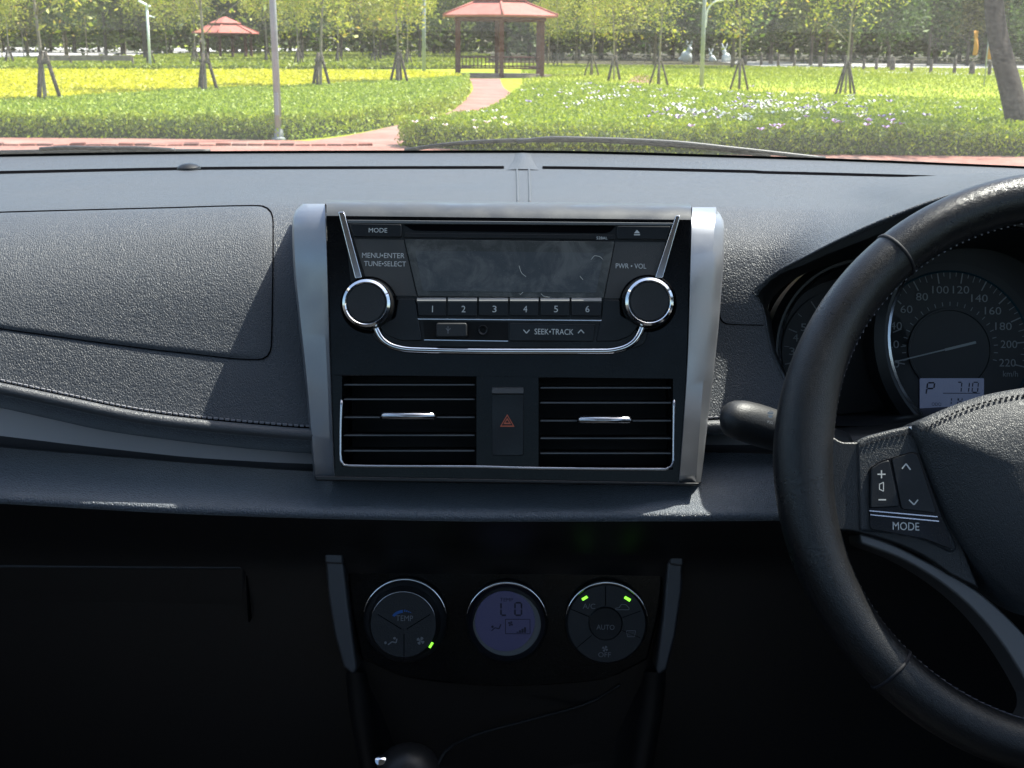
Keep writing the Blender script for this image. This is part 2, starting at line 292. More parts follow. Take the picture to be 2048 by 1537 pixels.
M = dict(
    dash=leather('dash_grain', (.052, .057, .066), .52, 470, .52, dist=.0007, sheen=.17, spec=.4), lid=leather('lid_grain', (.052, .057, .066), .52, 470, .52, dist=.0007, sheen=.17, spec=.4), pad=leather('pad_grain', (.115, .128, .148), .5, 470, .6, dist=.0008, sheen=.35),  # pad: the dash leather, coloured paler to make up for low light there
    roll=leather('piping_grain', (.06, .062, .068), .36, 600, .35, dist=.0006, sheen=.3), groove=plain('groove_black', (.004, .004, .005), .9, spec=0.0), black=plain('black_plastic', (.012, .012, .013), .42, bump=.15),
    deep=plain('deep_black', (.004, .004, .0045), .6, spec=.25), slat=plain('slat_black', (.006, .006, .007), .45, spec=.35), gloss=plain('piano_black', (.004, .004, .0045), .16, wear=.05, spec=.18), satin=plain('satin_black', (.012, .0125, .014), .34, wear=.2, spec=.3),
    hood_top=plain('fascia_top', (.05, .054, .06), .36, wear=.3), silver=plain('silver_paint', (.3, .31, .335), .36, .75, wear=.08, bump=.05, bscale=3000), dsilver=plain('dark_silver_paint', (.5, .465, .455), .45, .1),
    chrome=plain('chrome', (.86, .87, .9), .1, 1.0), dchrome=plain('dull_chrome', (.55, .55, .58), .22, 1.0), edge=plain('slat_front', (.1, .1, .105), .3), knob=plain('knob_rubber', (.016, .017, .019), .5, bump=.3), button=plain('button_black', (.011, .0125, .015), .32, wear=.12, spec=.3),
    screen=smeared('display_glass', (.045, .045, .042)), lcd=smeared('lcd_pane', (.055, .06, .066)), mesh=plain('fine_mesh_black', (.05, .049, .048), .4, bump=.6, bscale=2600), print=plain('white_print', (.62, .63, .62), .6),
    dprint=plain('grey_print', (.2, .2, .21), .6), red=plain('red_print', (.55, .12, .06), .5), blue=plain('blue_print', (.02, .12, .4), .5), thread=plain('thread', (.2, .2, .22), .7), dthread=plain('dark_thread', (.006, .006, .01), .7),
    wheel=leather('wheel_leather', (.0105, .0107, .0118), .36, 800, .24, dist=.0005, vary=.16), airbag=leather('airbag_grain', (.024, .027, .031), .5, 620, .35, dist=.0006, sheen=.15), cluster=plain('gauge_black', (.014, .015, .016), .5), dial=plain('dial_face', (.03, .031, .032), .55),
    gprint=plain('gauge_print', (.34, .35, .35), .6), needle=plain('needle', (.4, .41, .4), .5), bluering=plain('gauge_ring', (.015, .06, .085), .4), glcd=emit('gauge_lcd', (.14, .19, .36), .08, (.1, .11, .14)), lcdink=plain('lcd_ink', (.008, .008, .02), .6),
    clcd=emit('climate_lcd', (.1, .115, .42), .028, (.05, .05, .07)), cpale=plain('lcd_rim', (.16, .16, .16), .5), led=emit('green_led', (.25, 1, .05), .8), liner=plain('headlining', (.42, .415, .4), .9), wsilver=plain('spoke_trim_paint', (.14, .135, .135), .42, .4), csilver=plain('climate_trim_paint', (.09, .09, .095), .42, .5), trim=plain('door_trim', (.03, .03, .032), .6),
    rubber=plain('rubber', (.012, .012, .012), .55), paint=plain('car_paint', (.3, .31, .33), .25, .4, coat=.6), glass=glass_mat('windscreen_glass', (.9, .94, .92), .026), sglass=glass_mat('side_glass', (.55, .6, .58), 0), frit=plain('frit_black', (.006, .006, .006), .5),
    # outdoors
    soil=mottled('soil', (.06, .045, .03), (.1, .08, .05), 3), lawn=mottled('lawn', (.18, .24, .01), (.28, .33, .018), 1.2, c3=(.31, .32, .02), s3=.12, bump=.4), paving=mottled('red_paving', (.22, .1, .08), (.36, .17, .14), 5, c3=(.28, .19, .16), s3=.8, bump=.3),
    road=mottled('road_concrete', (.42, .4, .38), (.55, .53, .5), .6), bed=mottled('bed_core', (.03, .05, .01), (.05, .075, .012), 3), ybed=mottled('yellow_bed_core', (.3, .28, .02), (.4, .36, .03), 3),
    leaf_green=leafy('green_groundcover', (.19, .29, .015), (.42, .5, .045), .4), leaf_yellow=leafy('gold_groundcover', (.44, .45, .015), (.68, .64, .025), .4), leaf_far=leafy('far_groundcover', (.2, .27, .01), (.35, .39, .02), .4),
    leaf_flower=leafy('flowerbed_leaves', (.17, .27, .008), (.41, .47, .02), .45), white_fl=plain('white_petals', (.72, .72, .66), .7), purple_fl=plain('purple_petals', (.42, .3, .62), .6),
    leaf_young=leafy('young_leaves', (.2, .27, .02), (.55, .52, .06), .5, (.6, .36, .08)), leaf_forest=leafy('forest_leaves', (.035, .075, .012), (.13, .2, .025), .4), leaf_olive=leafy('olive_leaves', (.1, .12, .02), (.3, .28, .05), .4), leaf_dark=leafy('dark_leaves', (.03, .065, .012), (.12, .19, .03), .4), leaf_mid=leafy('grove_leaves', (.06, .11, .012), (.3, .33, .04), .45),
    bark=mottled('bark', (.07, .055, .045), (.15, .12, .1), 9, bump=.5), pale_bark=mottled('pale_bark', (.22, .19, .15), (.36, .31, .25), 9, bump=.3), stake=mottled('stake_wood', (.05, .042, .035), (.12, .1, .08), 6), post=plain('galvanised_post', (.3, .33, .33), .6),
    lamp_white=plain('lamp_white', (.75, .77, .8), .4), solar=plain('solar_cell', (.05, .07, .14), .2), roof=mottled('red_roof', (.36, .12, .095), (.46, .16, .13), 1.6, rough=.65), gwood=mottled('red_brown_wood', (.07, .022, .02), (.12, .04, .032), 3), statue=plain('white_stone', (.72, .78, .8), .6),
    asphalt=mottled('asphalt', (.07, .07, .07), (.11, .11, .11), 5), litter=mottled('forest_floor', (.03, .03, .015), (.07, .06, .03), .6), orange=plain('orange_cloth', (.55, .24, .02), .8), dbark=mottled('dark_bark', (.03, .025, .02), (.075, .06, .05), 9, bump=.6), timber=mottled('grey_timber', (.16, .13, .1), (.28, .23, .19), 4))

# ================================================================== CAR: large structure
CX = -0.0265                                              # centre line of the car
yA = cur((-600, 330), (0, 312), (512, 305), (1024, 304), (1536, 316), (2048, 336), (2650, 368)); YA = cur((-600, 1.36), (0, 1.44), (512, 1.485), (1024, 1.5), (1536, 1.48), (2048, 1.42), (2650, 1.32))
car = root('car', (CX, 0.2, 0.45), 'car cabin seen from inside, dark floor and doors around the dashboard', 'car')
ROOFZ, ROOFY = EYE.z + .40, .60
base = [at(x, yA(x), YA(x)) for x in np.linspace(-600, 2650, 27)]
base = [Vector((p.x, p.y + .004, p.z - .004)) for p in base]
topc = [Vector((CX + (i / 26 - .5) * 1.16, ROOFY + .07 * (1 - (2 * i / 26 - 1) ** 2), ROOFZ - .03 * abs(2 * i / 26 - 1) ** 2)) for i in range(27)]
def screen_pt(i, t): # i column 0..26 (float), t 0 base .. 1 roof
    a = min(int(i), 25); f = i - a; b = base[a].lerp(base[a + 1], f); c = topc[a].lerp(topc[a + 1], f); p = b.lerp(c, t); p += Vector((0, .05, .088)).normalized() * .035 * math.sin(math.pi * t); return p
ws = root('windscreen', base[13], 'clear raked windscreen with black lower edge above the dashboard', 'windscreen')
V, F = grid([[screen_pt(i, t) for i in range(27)] for t in np.linspace(0, 1, 17)]); mk('glass', V, F, M['glass'], ws, smooth=True)
V, F = grid([[screen_pt(i, t) + Vector((0, -.004, -.001)) for i in range(27)] for t in (-.02, .0, .012)]); mk('frit_band', V, F, M['frit'], ws)
# outer shell: roof, pillars, doors, floor, rear
def shell(name, mat, fn, nu, nv, th=.02):
    rows = [[Vector(fn(u / nu, v / nv)) for u in range(nu + 1)] for v in range(nv + 1)]; V, F = grid(rows); o = mk(name, V, F, mat, car, smooth=True)
    m = o.modifiers.new('thickness', 'SOLIDIFY'); m.thickness = th; m.offset = 0; return o
shell('roof', M['liner'], lambda u, v: (CX + (u - .5) * 1.16, ROOFY - .01 + .07 * (1 - (2 * u - 1) ** 2) - 1.35 * v, ROOFZ + .012 + .05 * math.sin(math.pi * v) - .03 * (2 * u - 1) ** 2), 12, 10, .03)
shell('floor', M['trim'], lambda u, v: (CX + (u - .5) * 1.5, 1.9 - 3.3 * v, EYE.z - 1.02), 2, 2)
shell('firewall', M['trim'], lambda u, v: (CX + (u - .5) * 1.5, 1.62, EYE.z - 1.02 + .84 * v), 2, 2)
shell('rear_window', M['sglass'], lambda u, v: (CX + (u - .5) * (1.3 - .2 * v), -1.19 + .43 * v - .05 * math.sin(math.pi * u), EYE.z - .03 + .41 * v), 8, 4, 0).modifiers.clear()
shell('rear_panel', M['trim'], lambda u, v: (CX + (u - .5) * 1.4, -1.2, EYE.z - 1.02 + 1.0 * v), 2, 2)
for s in (-1, 1):
    shell('door', M['trim'], lambda u, v: (CX + s * (.74 - .03 * v), 1.7 - 2.95 * u, EYE.z - 1.02 + .86 * v), 6, 4, .05)
    shell('front_pillar', M['liner'], lambda u, v: Vector(base[0 if s < 0 else 26]).lerp(Vector((CX + s * .58, ROOFY + .02, ROOFZ - .02)), u) + Vector((s * .0 - s * .05 * (v - .5), -.07 * (v - .5), -.06 * (v - .5))), 8, 2, .03)
    shell('centre_pillar', M['liner'], lambda u, v: (CX + s * (.72 - .13 * u), -.15 - .09 * v - .06 * u, EYE.z - .16 + .54 * u), 4, 1, .04)
    shell('rear_pillar', M['liner'], lambda u, v: (CX + s * (.7 - .13 * u), -1.0 - .2 * v + .28 * u, EYE.z - .16 + .54 * u), 4, 1, .04)
    shell('side_window', M['sglass'], lambda u, v: (CX + s * (.715 - .13 * v), 1.28 - .8 * v - (1.33 - .7 * v) * u, EYE.z - .16 + .53 * v), 6, 4, .0).modifiers.clear()
V, F = grid([[Vector((CX + (u - .5) * (1.5 - .1 * v), 1.62 + 1.0 * v, EYE.z - .21 - .05 * v - .09 * v * v - .06 * (2 * u - 1) ** 2)) for u in np.linspace(0, 1, 13)] for v in np.linspace(0, 1, 9)])
mk('bonnet', V, F, M['paint'], car, smooth=True)

# ================================================================== DASHBOARD
rows = [(yA, YA),
        (cur((-600, 364), (0, 346), (512, 337), (1024, 336), (1536, 345), (2048, 360), (2650, 388)), lambda x: YA(x) * .92),
        (cur((-600, 405), (0, 385), (512, 378), (1024, 375), (1536, 385), (2048, 400), (2650, 420)), lambda x: 1.2 - .00003 * abs(x - 1040)),
        (cur((-600, 448), (0, 427), (540, 414), (1024, 412), (1450, 418), (2650, 450)), cur((-600, .99), (0, 1.03), (1024, 1.035), (2650, 1.0))),
        (lambda x: 515, cur((-600, .925), (0, .958), (600, .966), (2650, .96))),
        (cur((-600, 590), (0, 657), (470, 720), (1024, 735), (1600, 720), (2650, 700)), cur((-600, .885), (0, .918), (600, .922), (1024, .93), (1505, .936), (2650, .936))),
        (cur((-600, 655), (-200, 728), (0, 766), (100, 787), (300, 827), (500, 849), (622, 858), (1024, 866), (1410, 842), (1600, 832), (2650, 830)), cur((-600, .865), (0, .896), (600, .9), (1024, .907), (1250, .908), (1410, .912), (1505, .915), (2650, .92)))]
yG, YG = rows[-1]
_cache = {}
def dashY(px, py):
    k = round(px, 2)
    if k not in _cache: _cache[k] = pchip([r[0](px) for r in rows], [r[1](px) for r in rows])
    return _cache[k](py)
ridge = cur((1505, 582), (1540, 550), (1611, 511), (1681, 476), (1751, 444), (1822, 416), (1857, 403), (1950, 378), (2060, 364), (2200, 367), (2400, 388), (2600, 440), (2650, 458))
crest = cur((1505, 480), (1600, 430), (1699, 398), (1786, 379), (1874, 369), (2060, 350), (2300, 358), (2650, 404)); ridgeY = cur((1505, .945), (1611, .925), (1751, .905), (1900, .895), (2200, .89), (2650, .9))
_c2 = {}
def hoodY(px, py):
    k = round(px, 2)
    if k not in _c2:
        c, r = crest(px), ridge(px); my = yA(px) + (c - yA(px)) * .55; cy0 = min(1.07, dashY(px, c) - .006); ry = ridgeY(px)
        _c2[k] = pchip([yA(px), my, c + 3, c + 3 + (r - c - 3) * .5, r], [YA(px), dashY(px, my), cy0, cy0 * .45 + ry * .55 + .012, ry])
    d0 = dashY(px, py); c, r = crest(px), ridge(px); y1 = c - 40
    add = d0 - sstep((px - 1505) / 160) * max(0, min(1, (py - y1) / (r - y1))) ** 1.6 * max(0, dashY(px, r) - ridgeY(px)); w2 = sstep((px - 1640) / 190)
    return (1 - w2) * add + w2 * min(d0, _c2[k](py))
def S(px, py, h=0.0):
    f = hoodY if px > 1505 else dashY
    p = at(px, py, f(px, py))
    if h:
        a = at(px + 2, py, f(px + 2, py)) - p; b = at(px, py + 2, f(px, py + 2)) - p; n = b.cross(a).normalized()
        if n.dot(EYE - p) < 0: n = -n
        p = p + n * h
    return p
dash = root('dashboard', at(1020, 900, .95), 'black grained dashboard with stitched edge and grey trim strip under the windscreen', 'dashboard')
xs = list(np.linspace(-950, 1505, 126)); NR = 60
R1 = [[S(x, yA(x) + (yG(x) - yA(x)) * t) for x in xs] for t in (np.linspace(0, 1, NR + 1) ** 1.25)]
V1 = grid(R1)
xs2 = list(np.linspace(1505, 2650, 60)); V2 = grid([[S(x, yA(x) + (ridge(x) - yA(x)) * t) for x in xs2] for t in np.linspace(0, 1, 41)])
xb = cur((582, 1506), (600, 1519), (625, 1527), (650, 1531), (700, 1541), (763, 1569), (810, 1592), (850, 1615), (900, 1650))
V3 = grid([[at(1505 + (xb(y) - 1505) * t, y, dashY(1505 + (xb(y) - 1505) * t, y) + .0) for t in np.linspace(0, 1, 8)] for y in np.linspace(582, yG(1505), 40)])
V, F = join_vf([V1, V2, V3]); dp = mk('top_pad', V, F, M['dash'], dash, smooth=True)
bm = bmesh.new(); bm.from_mesh(dp.data); bmesh.ops.remove_doubles(bm, verts=bm.verts, dist=1e-5); bmesh.ops.recalc_face_normals(bm, faces=bm.faces); bm.to_mesh(dp.data); bm.free()
# hood underside (visor) from the ridge back to the gauges
inner = cur((1505, 640), (1530, 640), (1540, 612), (1558, 582), (1611, 547), (1709, 515), (1800, 480), (1900, 445), (2000, 420), (2200, 405), (2400, 430), (2650, 520))
vr = [(x, ridge(x)) for x in xs2]; ins = spline([(1529, 652), (1536, 612), (1558, 582), (1611, 547), (1709, 515), (1800, 480), (1900, 445), (2000, 420), (2200, 405), (2400, 430), (2650, 520)], 60)
side_o = [(xb(y), y) for y in np.linspace(860, 590, 20)]; side_i = spline([(1640, 860), (1600, 800), (1575, 750), (1553, 700), (1545, 655), (1540, 625)], 20)
lip = [at(x, y, dashY(min(x, 1600), y)) for x, y in side_o] + [S(x, ridge(x)) for x in xs2]
mid = [at(a * .6 + c * .4, b * .6 + d * .4, .96) for (a, b), (c, d) in zip(side_o + vr, side_i + ins)]
mk('hood_lip', *grid([[at(a * (1 - t) + c * t, b * (1 - t) + d * t, P_.y + dy) for (a, b), (c, d), P_ in zip(side_o + vr, side_i + ins, lip)] for t, dy in ((-.02, .004), (0, -.0005), (.1, -.001), (.22, .004), (.36, .016), (.5, .036))]), M['dash'], dash, smooth=True)
back = [at(x, y, 1.01) for x, y in side_i + ins]; V, F = grid([lip, mid, back, [p + Vector((0, .12, 0)) for p in back]]); mk('cluster_visor', V, F, M['black'], dash, smooth=True)
# defroster slots, centre rib, sun sensor
def strip(name, pts, wfun, mat, par, h=.0006):
    rws = [[at(x, y + q * wfun(i) / 2, dashY(x, y + q * wfun(i) / 2) - .004) if x > 1505 else S(x, y + q * wfun(i) / 2, h) for i, (x, y) in enumerate(pts)] for q in (-1, 1)]; V, F = grid(rws); return mk(name, V, F, mat, par, smooth=True)
for x0, x1 in ((-500, 1008), (1085, 1995)):
    pts = [(x, rows[1][0](x)) for x in np.linspace(x0, x1, 40)]; strip('defroster_slot', pts, lambda i: 5.0, M['groove'], dash)
for x in (1036, 1060):
    tube('centre_rib', [S(x + (1043 - 1046) * (405 - y) / 100, y, .0) for y in np.linspace(338, 408, 14)], .0013, M['dash'], dash)
strip('centre_seam', [(1044 + .04 * (y - 340), y) for y in np.linspace(338, 408, 14)], lambda i: 1.2, M['groove'], dash)
V, F = grid([[S(1046 + (u - .5) * w2, y, hh * math.sin(math.pi * u) + .0002) for u in np.linspace(0, 1, 9)] for y, w2, hh in ((308, 30, .0008), (315, 34, .003), (324, 42, .0036), (334, 54, .003), (341, 66, .001))]); mk('centre_cap', V, F, M['dash'], dash, smooth=True)
lathe('sun_sensor', S(378, 339), (0, -.1, 1), [(.0125, 0), (.0115, .003), (.008, .005), (.003, .006)], M['satin'], dash, n=20)
# airbag lid
lid = rpoly([(-420, 448), (0, 427), (300, 419), (545, 413), (545, 520), (541, 722), (330, 702), (200, 685), (0, 657), (-420, 590)], 34, 6)
lid = [p for p in spline(lid + [lid[0]], 221)][:-1]
al = fan('airbag_lid', lid, lambda x, y, k: S(x, y, .0016 * (1 - k ** 40) + .0003), M['lid'], dash, rings=22)
cxl = sum(p[0] for p in lid) / len(lid); cyl = sum(p[1] for p in lid) / len(lid)
V, F = grid([[S(x, y, .0004) for x, y in lid], [S(x + (2.6 if x > 400 else 0) * (1 if x > cxl else -1), y + (2.4 if y > cyl else -2.4), .0005) for x, y in lid]], True); mk('lid_gap', V, F, M['groove'], dash)
# small service lid right of the fascia
gp = spline([(1436, 560), (1438, 620), (1440, 636), (1452, 648), (1480, 650), (1528, 651)], 30); V, F = grid([[S(x - 1, y + 1, .0005) for x, y in gp], [S(x + 1, y - 1, .0005) for x, y in gp]]); mk('panel_gap', V, F, M['groove'], dash)
# stitched edge: piping, stitching, recess, trim strip, lower pad
xl = list(np.linspace(-950, 1610, 128))
strip('seam_line', [(x, yG(x) - 2.5) for x in xl if x < 1560], lambda i: 4.0, M['groove'], dash, .0004)
tube('piping', [at(x, yG(x) + 12, YG(x) - .0042) for x in xl], .0045, M['roll'], dash, n=10)
st = []
for x in np.arange(-400, 1560, 11.5):
    if 640 < x < 1395: continue
    a, b = S(x, yG(x) - 5, .0007), S(x + 7.5, yG(x + 7.5) - 5, .0007); d = (b - a) / 2; st.append(box_vf((a + b) / 2, d, Vector((0, 0, .0006)), Vector((0, .0007, 0))))
V, F = join_vf(st); prop(mk('stitching', V, F, M['thread'], dash), kind='stuff')
T0 = cur((-600, 690), (-200, 780), (0, 816), (105, 839), (211, 862), (316, 877), (422, 890), (622, 907), (1024, 915), (1410, 872), (1610, 868)); T1 = cur((-600, 800), (0, 872), (211, 897), (422, 918), (622, 928), (1024, 935), (1410, 890), (1610, 890))
T2 = cur((-600, 830), (0, 895), (211, 913), (422, 930), (625, 943), (1024, 952), (1410, 906), (1610, 912)); PB = cur((-600, 965), (0, 1000), (211, 1012), (380, 1021), (700, 1031), (1024, 1036), (1555, 1034), (1900, 1030), (2650, 1010)); CL = cur((-600, 972), (0, 1007), (351, 1027), (700, 1039), (1024, 1043), (1555, 1041), (1900, 1036), (2650, 1016))
def loft(name, L, mat, smooth=True, X=None, sub=5):
    """rows given as (y curve, Y curve); a smooth section through them"""
    X = X or list(np.linspace(-950, 2650, 166)); cols = []
    for x in X: cols.append([Vector(p) for p in spline([at(x, f(x) if callable(f) else f, g(x) if callable(g) else g) for f, g in L], (len(L) - 1) * sub + 1)])
    V, F = grid([list(c) for c in zip(*cols)]); return mk(name, V, F, mat, dash, smooth=smooth)
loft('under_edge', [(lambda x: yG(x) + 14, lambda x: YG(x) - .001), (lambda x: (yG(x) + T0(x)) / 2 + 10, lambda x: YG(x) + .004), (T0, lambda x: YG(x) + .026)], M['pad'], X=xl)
loft('trim_strip', [(T0, lambda x: YG(x) + .024), (T1, lambda x: YG(x) + .012)], M['dsilver'], X=xl, sub=2)
loft('trim_strip_edge', [(T1, lambda x: YG(x) + .012), (lambda x: T1(x) * .3 + T2(x) * .7, lambda x: YG(x) + .014), (T2, lambda x: YG(x) + .03)], M['csilver'], X=xl, sub=2)
nearer = lambda x: .013 * sstep((x - 1180) / 200)
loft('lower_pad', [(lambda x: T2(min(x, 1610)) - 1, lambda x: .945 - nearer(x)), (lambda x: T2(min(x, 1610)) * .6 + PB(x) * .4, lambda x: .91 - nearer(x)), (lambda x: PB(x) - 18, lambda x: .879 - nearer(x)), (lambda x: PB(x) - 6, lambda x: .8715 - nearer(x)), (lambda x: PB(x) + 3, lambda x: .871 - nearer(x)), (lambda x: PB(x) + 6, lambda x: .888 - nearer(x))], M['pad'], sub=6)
loft('edge_line', [(lambda x: CL(x) - 1.5, lambda x: .879 - nearer(x)), (lambda x: CL(x) + .6, lambda x: .8755 - nearer(x)), (lambda x: CL(x) + 2.6, lambda x: .877 - nearer(x))], M['satin'], sub=2)
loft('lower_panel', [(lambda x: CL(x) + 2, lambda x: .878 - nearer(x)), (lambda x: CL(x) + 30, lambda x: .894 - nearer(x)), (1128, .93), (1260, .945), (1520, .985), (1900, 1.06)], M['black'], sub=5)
V, F = box_vf(at(497, 1180, .938), Vector((.0006, 0, 0)), Vector((0, -.0005, .026)), Vector((0, .004, 0))); mk('glovebox_gap', V, F, M['groove'], dash)
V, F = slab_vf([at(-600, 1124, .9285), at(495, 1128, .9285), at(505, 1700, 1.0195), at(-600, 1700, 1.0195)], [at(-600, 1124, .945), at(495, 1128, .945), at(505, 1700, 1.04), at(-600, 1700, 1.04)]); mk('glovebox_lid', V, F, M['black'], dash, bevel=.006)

# the fascia and its air ducts stand in an opening of the dashboard
for o in dash.children:
    if o.type == 'MESH' and o.name.split('.')[0] in ('top_pad', 'piping', 'under_edge', 'trim_strip', 'trim_strip_edge', 'lower_pad', 'seam_line'):
        bm = bmesh.new(); bm.from_mesh(o.data); c = ORG[o.name]; kill = []
        for v in bm.verts:
            d = v.co + c - EYE; f_ = d.dot(F0); px = 1024 + FPX * d.dot(RT) / f_; py = 768.5 - FPX * d.dot(UP) / f_
            if 690 < px < 1338 and 560 < py < 952: kill.append(v)
        bmesh.ops.delete(bm, geom=kill, context='VERTS'); bm.to_mesh(o.data); bm.free()
# ================================================================== CENTRE FASCIA
FP = Plane(at(1014, 432, .925), Vector((0, -.966, .259)))
fas = root('centre_fascia', FP.pt(1014, 965, -.03), 'gloss black centre fascia framed by two silver side trims', 'fascia')
lo_, li_ = cur((418, 587), (450, 584), (520, 586), (620, 595), (740, 608), (850, 618), (952, 627)), cur((407, 651), (520, 655), (700, 660), (850, 665), (952, 669)); lc_ = cur((407, 617), (480, 622), (560, 638), (640, 648), (700, 652), (952, 662))
ro_, ri_ = cur((424, 1444), (450, 1449), (520, 1447), (620, 1440), (740, 1428), (850, 1415), (965, 1402)), cur((415, 1383), (520, 1380), (700, 1375), (850, 1366), (965, 1357)); rc_ = cur((415, 1432), (600, 1418), (965, 1392))
def side_trim(o, i, c, y0, y1):
    rws = []
    for k in range(41):
        y = y0 + (y1 - y0) * k / 40; e = max(0, 1 - k / 3.0); rd = (1 - math.sqrt(max(0, 1 - e * e))); sgn = 1 if o(600) < i(600) else -1
        xo = o(max(y, y0 + 12)) + sgn * 18 * rd; drop = -.022 * rd - .013 * max(0, 1 - (y - y0) / 150) ** 2; tip = -.004 if k == 40 else 0
        rws.append([FP.pt(xo, y + 4 * (1 - rd), -.075), FP.pt(xo, y, -.017 + drop), FP.pt(xo + sgn * 1.5, y, -.0115 + drop), FP.pt(xo + sgn * 4, y, -.0085 + drop), FP.pt(c(y), y, -.0005 + drop + tip), FP.pt(i(y) - sgn * 1.5, y, .0042 + drop + tip), FP.pt(i(y), y, .001 + drop), FP.pt(i(y), y, -.075)])
    last = rws[-1]; rws.append([p - FP.n * .03 + Vector((0, 0, -.003)) for p in last]); rws.insert(0, [p - FP.n * .05 for p in rws[0]])
    V, F = grid(rws); o_ = mk('side_trim', V, F, M['silver'], fas); o_.data.polygons.foreach_set('use_smooth', [True] * len(o_.data.polygons)); o_.data.set_sharp_from_angle(angle=R(30)); return o_
side_trim(lo_, li_, lc_, 408, 952); side_trim(ro_, ri_, rc_, 415, 965)
# rolled top and the black panel with two vent openings
V, F = grid([[FP.pt(653 + 729 * u, y + 8 * u, h) for u in np.linspace(0, 1, 21)] for y, h in ((400, -.06), (402, -.036), (405, -.018), (409, -.010), (416, -.005), (425, -.0015), (432, 0))]); mk('rolled_top', V, F, M['hood_top'], fas, smooth=True)
def fp_poly(pts, h): return [FP.pt(x, y, h) for x, y in pts]
V1x = (684, 953); V2x = (1077, 1346); VY = (752, 934)
pan = [[(653, 432), (1381, 440), (1372, VY[0] + 6), (661, VY[0] - 2)], [(661, VY[0] - 2), (684, VY[0]), (684, VY[1]), (667, VY[1])], [(953, VY[0]), (1077, VY[0] + 2), (1077, VY[1] + 4), (953, VY[1] + 2)], [(1346, VY[0] + 6), (1372, VY[0] + 6), (1359, VY[1] + 6), (1346, VY[1] + 6)], [(667, VY[1]), (1359, VY[1] + 6), (1357, 966), (668, 958)]]
parts = [slab_vf(fp_poly(p, 0), [q - FP.n * .03 for q in fp_poly(p, 0)]) for p in pan]; V, F = join_vf(parts); mk('panel', V, F, M['gloss'], fas)
V, F = slab_vf(fp_poly([(627, 952), (1400, 966), (1396, 972), (632, 962)], .002), [p - FP.n * .06 for p in fp_poly([(640, 955), (1385, 968), (1380, 985), (645, 975)], 0)]); mk('lower_lip', V, F, M['black'], fas, bevel=.003)
tube('vent_surround', [FP.pt(x, y, .0012) for x, y in spline([(683, 800), (681, 880), (681, 918), (684, 929), (694, 932), (953, 934), (1077, 937), (1334, 939), (1343, 935), (1346, 925), (1347, 880), (1348, 800)], 70)], .0011, M['dchrome'], fas)
# ------------------------------------------------------------------ air vents
def vent(x0, x1, ys, tab, lab):
    v = root('air_vent', FP.pt((x0 + x1) / 2, 930, -.03), lab, 'air vent', 'centre air vents'); y0, y1 = VY[0] + (4 if x0 > 1000 else 0), VY[1] + (5 if x0 > 1000 else 0)
    c = [(x0, y0), (x1, y0), (x1, y1), (x0, y1)]; f = fp_poly(c, -.0005); b = [p - FP.n * .05 for p in f]
    V = f + b; mk('duct', V, [(0, 1, 5, 4), (1, 2, 6, 5), (2, 3, 7, 6), (3, 0, 4, 7), (4, 5, 6, 7)], M['deep'], v)
    for y in ys:
        a = FP.pt(x0 + 4, y, -.004); bb = FP.pt(x1 - 4, y, -.004); d = Vector((0, .955, -.2)).normalized(); e = Vector((0, .29, .955)) * .0009
        rw = [[a - e, bb - e], [a + e, bb + e], [a + e * .4 + d * .024, bb + e * .4 + d * .024], [a - e * .4 + d * .024, bb - e * .4 + d * .024]]; V = [p for r in rw for p in r]
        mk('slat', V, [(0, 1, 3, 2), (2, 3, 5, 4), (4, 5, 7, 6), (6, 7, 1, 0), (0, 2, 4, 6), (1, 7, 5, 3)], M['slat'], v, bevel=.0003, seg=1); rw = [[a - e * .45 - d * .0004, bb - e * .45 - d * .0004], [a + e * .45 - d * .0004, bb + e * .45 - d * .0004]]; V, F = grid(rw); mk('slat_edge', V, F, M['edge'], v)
    tx0, ty0, tx1, ty1 = tab; rws = []
    for k, (dy, h) in enumerate(((-.5, -.004), (-.5, .006), (-.15, .0095), (.25, .009), (.5, .006), (.5, -.004))):
        ym = (ty0 + ty1) / 2 + dy * (ty1 - ty0); rws.append([FP.pt(tx0 + 3 * (k in (0, 1)) + (tx1 - tx0 - 6 * (k in (0, 1))) * u, ym, h - (.004 if u in (0, 1) else 0)) for u in (0, .06, .5, .94, 1)])
    V, F = grid(rws); n = 5; F += [tuple(r * n for r in range(6)), tuple(r * n + 4 for r in range(6))]; mk('tab', V, F, M['dchrome'], v, smooth=True)
vent(684, 953, (770, 799, 835, 871, 902), (760, 824, 873, 841), 'air vent with chrome tab next to the hazard switch on the passenger side')
vent(1077, 1346, (776, 806, 842, 877, 907), (1154, 832, 1265, 849), 'air vent with chrome tab between the hazard switch and the steering wheel')
# ------------------------------------------------------------------ hazard switch
hz = root('hazard_switch', FP.pt(1015, 912, 0), 'tall black hazard switch with a red triangle between the two vents', 'switch')
slab('button', rr(984, 786, 1047, 912, 5), FP, -.01, .0025, M['button'], hz, bevel=.0006)
V, F = grid([[FP.pt(984 + 63 * u, y, h) for u in (0, .5, 1)] for y, h in ((775, .0), (777, .0045), (787, .0055), (790, .0025))]); mk('top_ledge', V, F, plain('ledge_lit', (.07, .075, .08), .35), hz)  # ledge is the black switch's bevel; its lit look is put into a paler colour
tri = lambda s: [(1014.5, 842 - 15 * s + 2), (1014.5 + 14.5 * s, 842 + 11 * s + 1), (1014.5 - 14.5 * s, 842 + 11 * s + 1)]
def tri_ring(a, b): A, B = tri(a), tri(b); return [[A[i], A[(i + 1) % 3], B[(i + 1) % 3], B[i]] for i in range(3)]
mark('warning_triangle', tri_ring(1, .78) + tri_ring(.52, .26), FP, .0028, M['red'], hz)

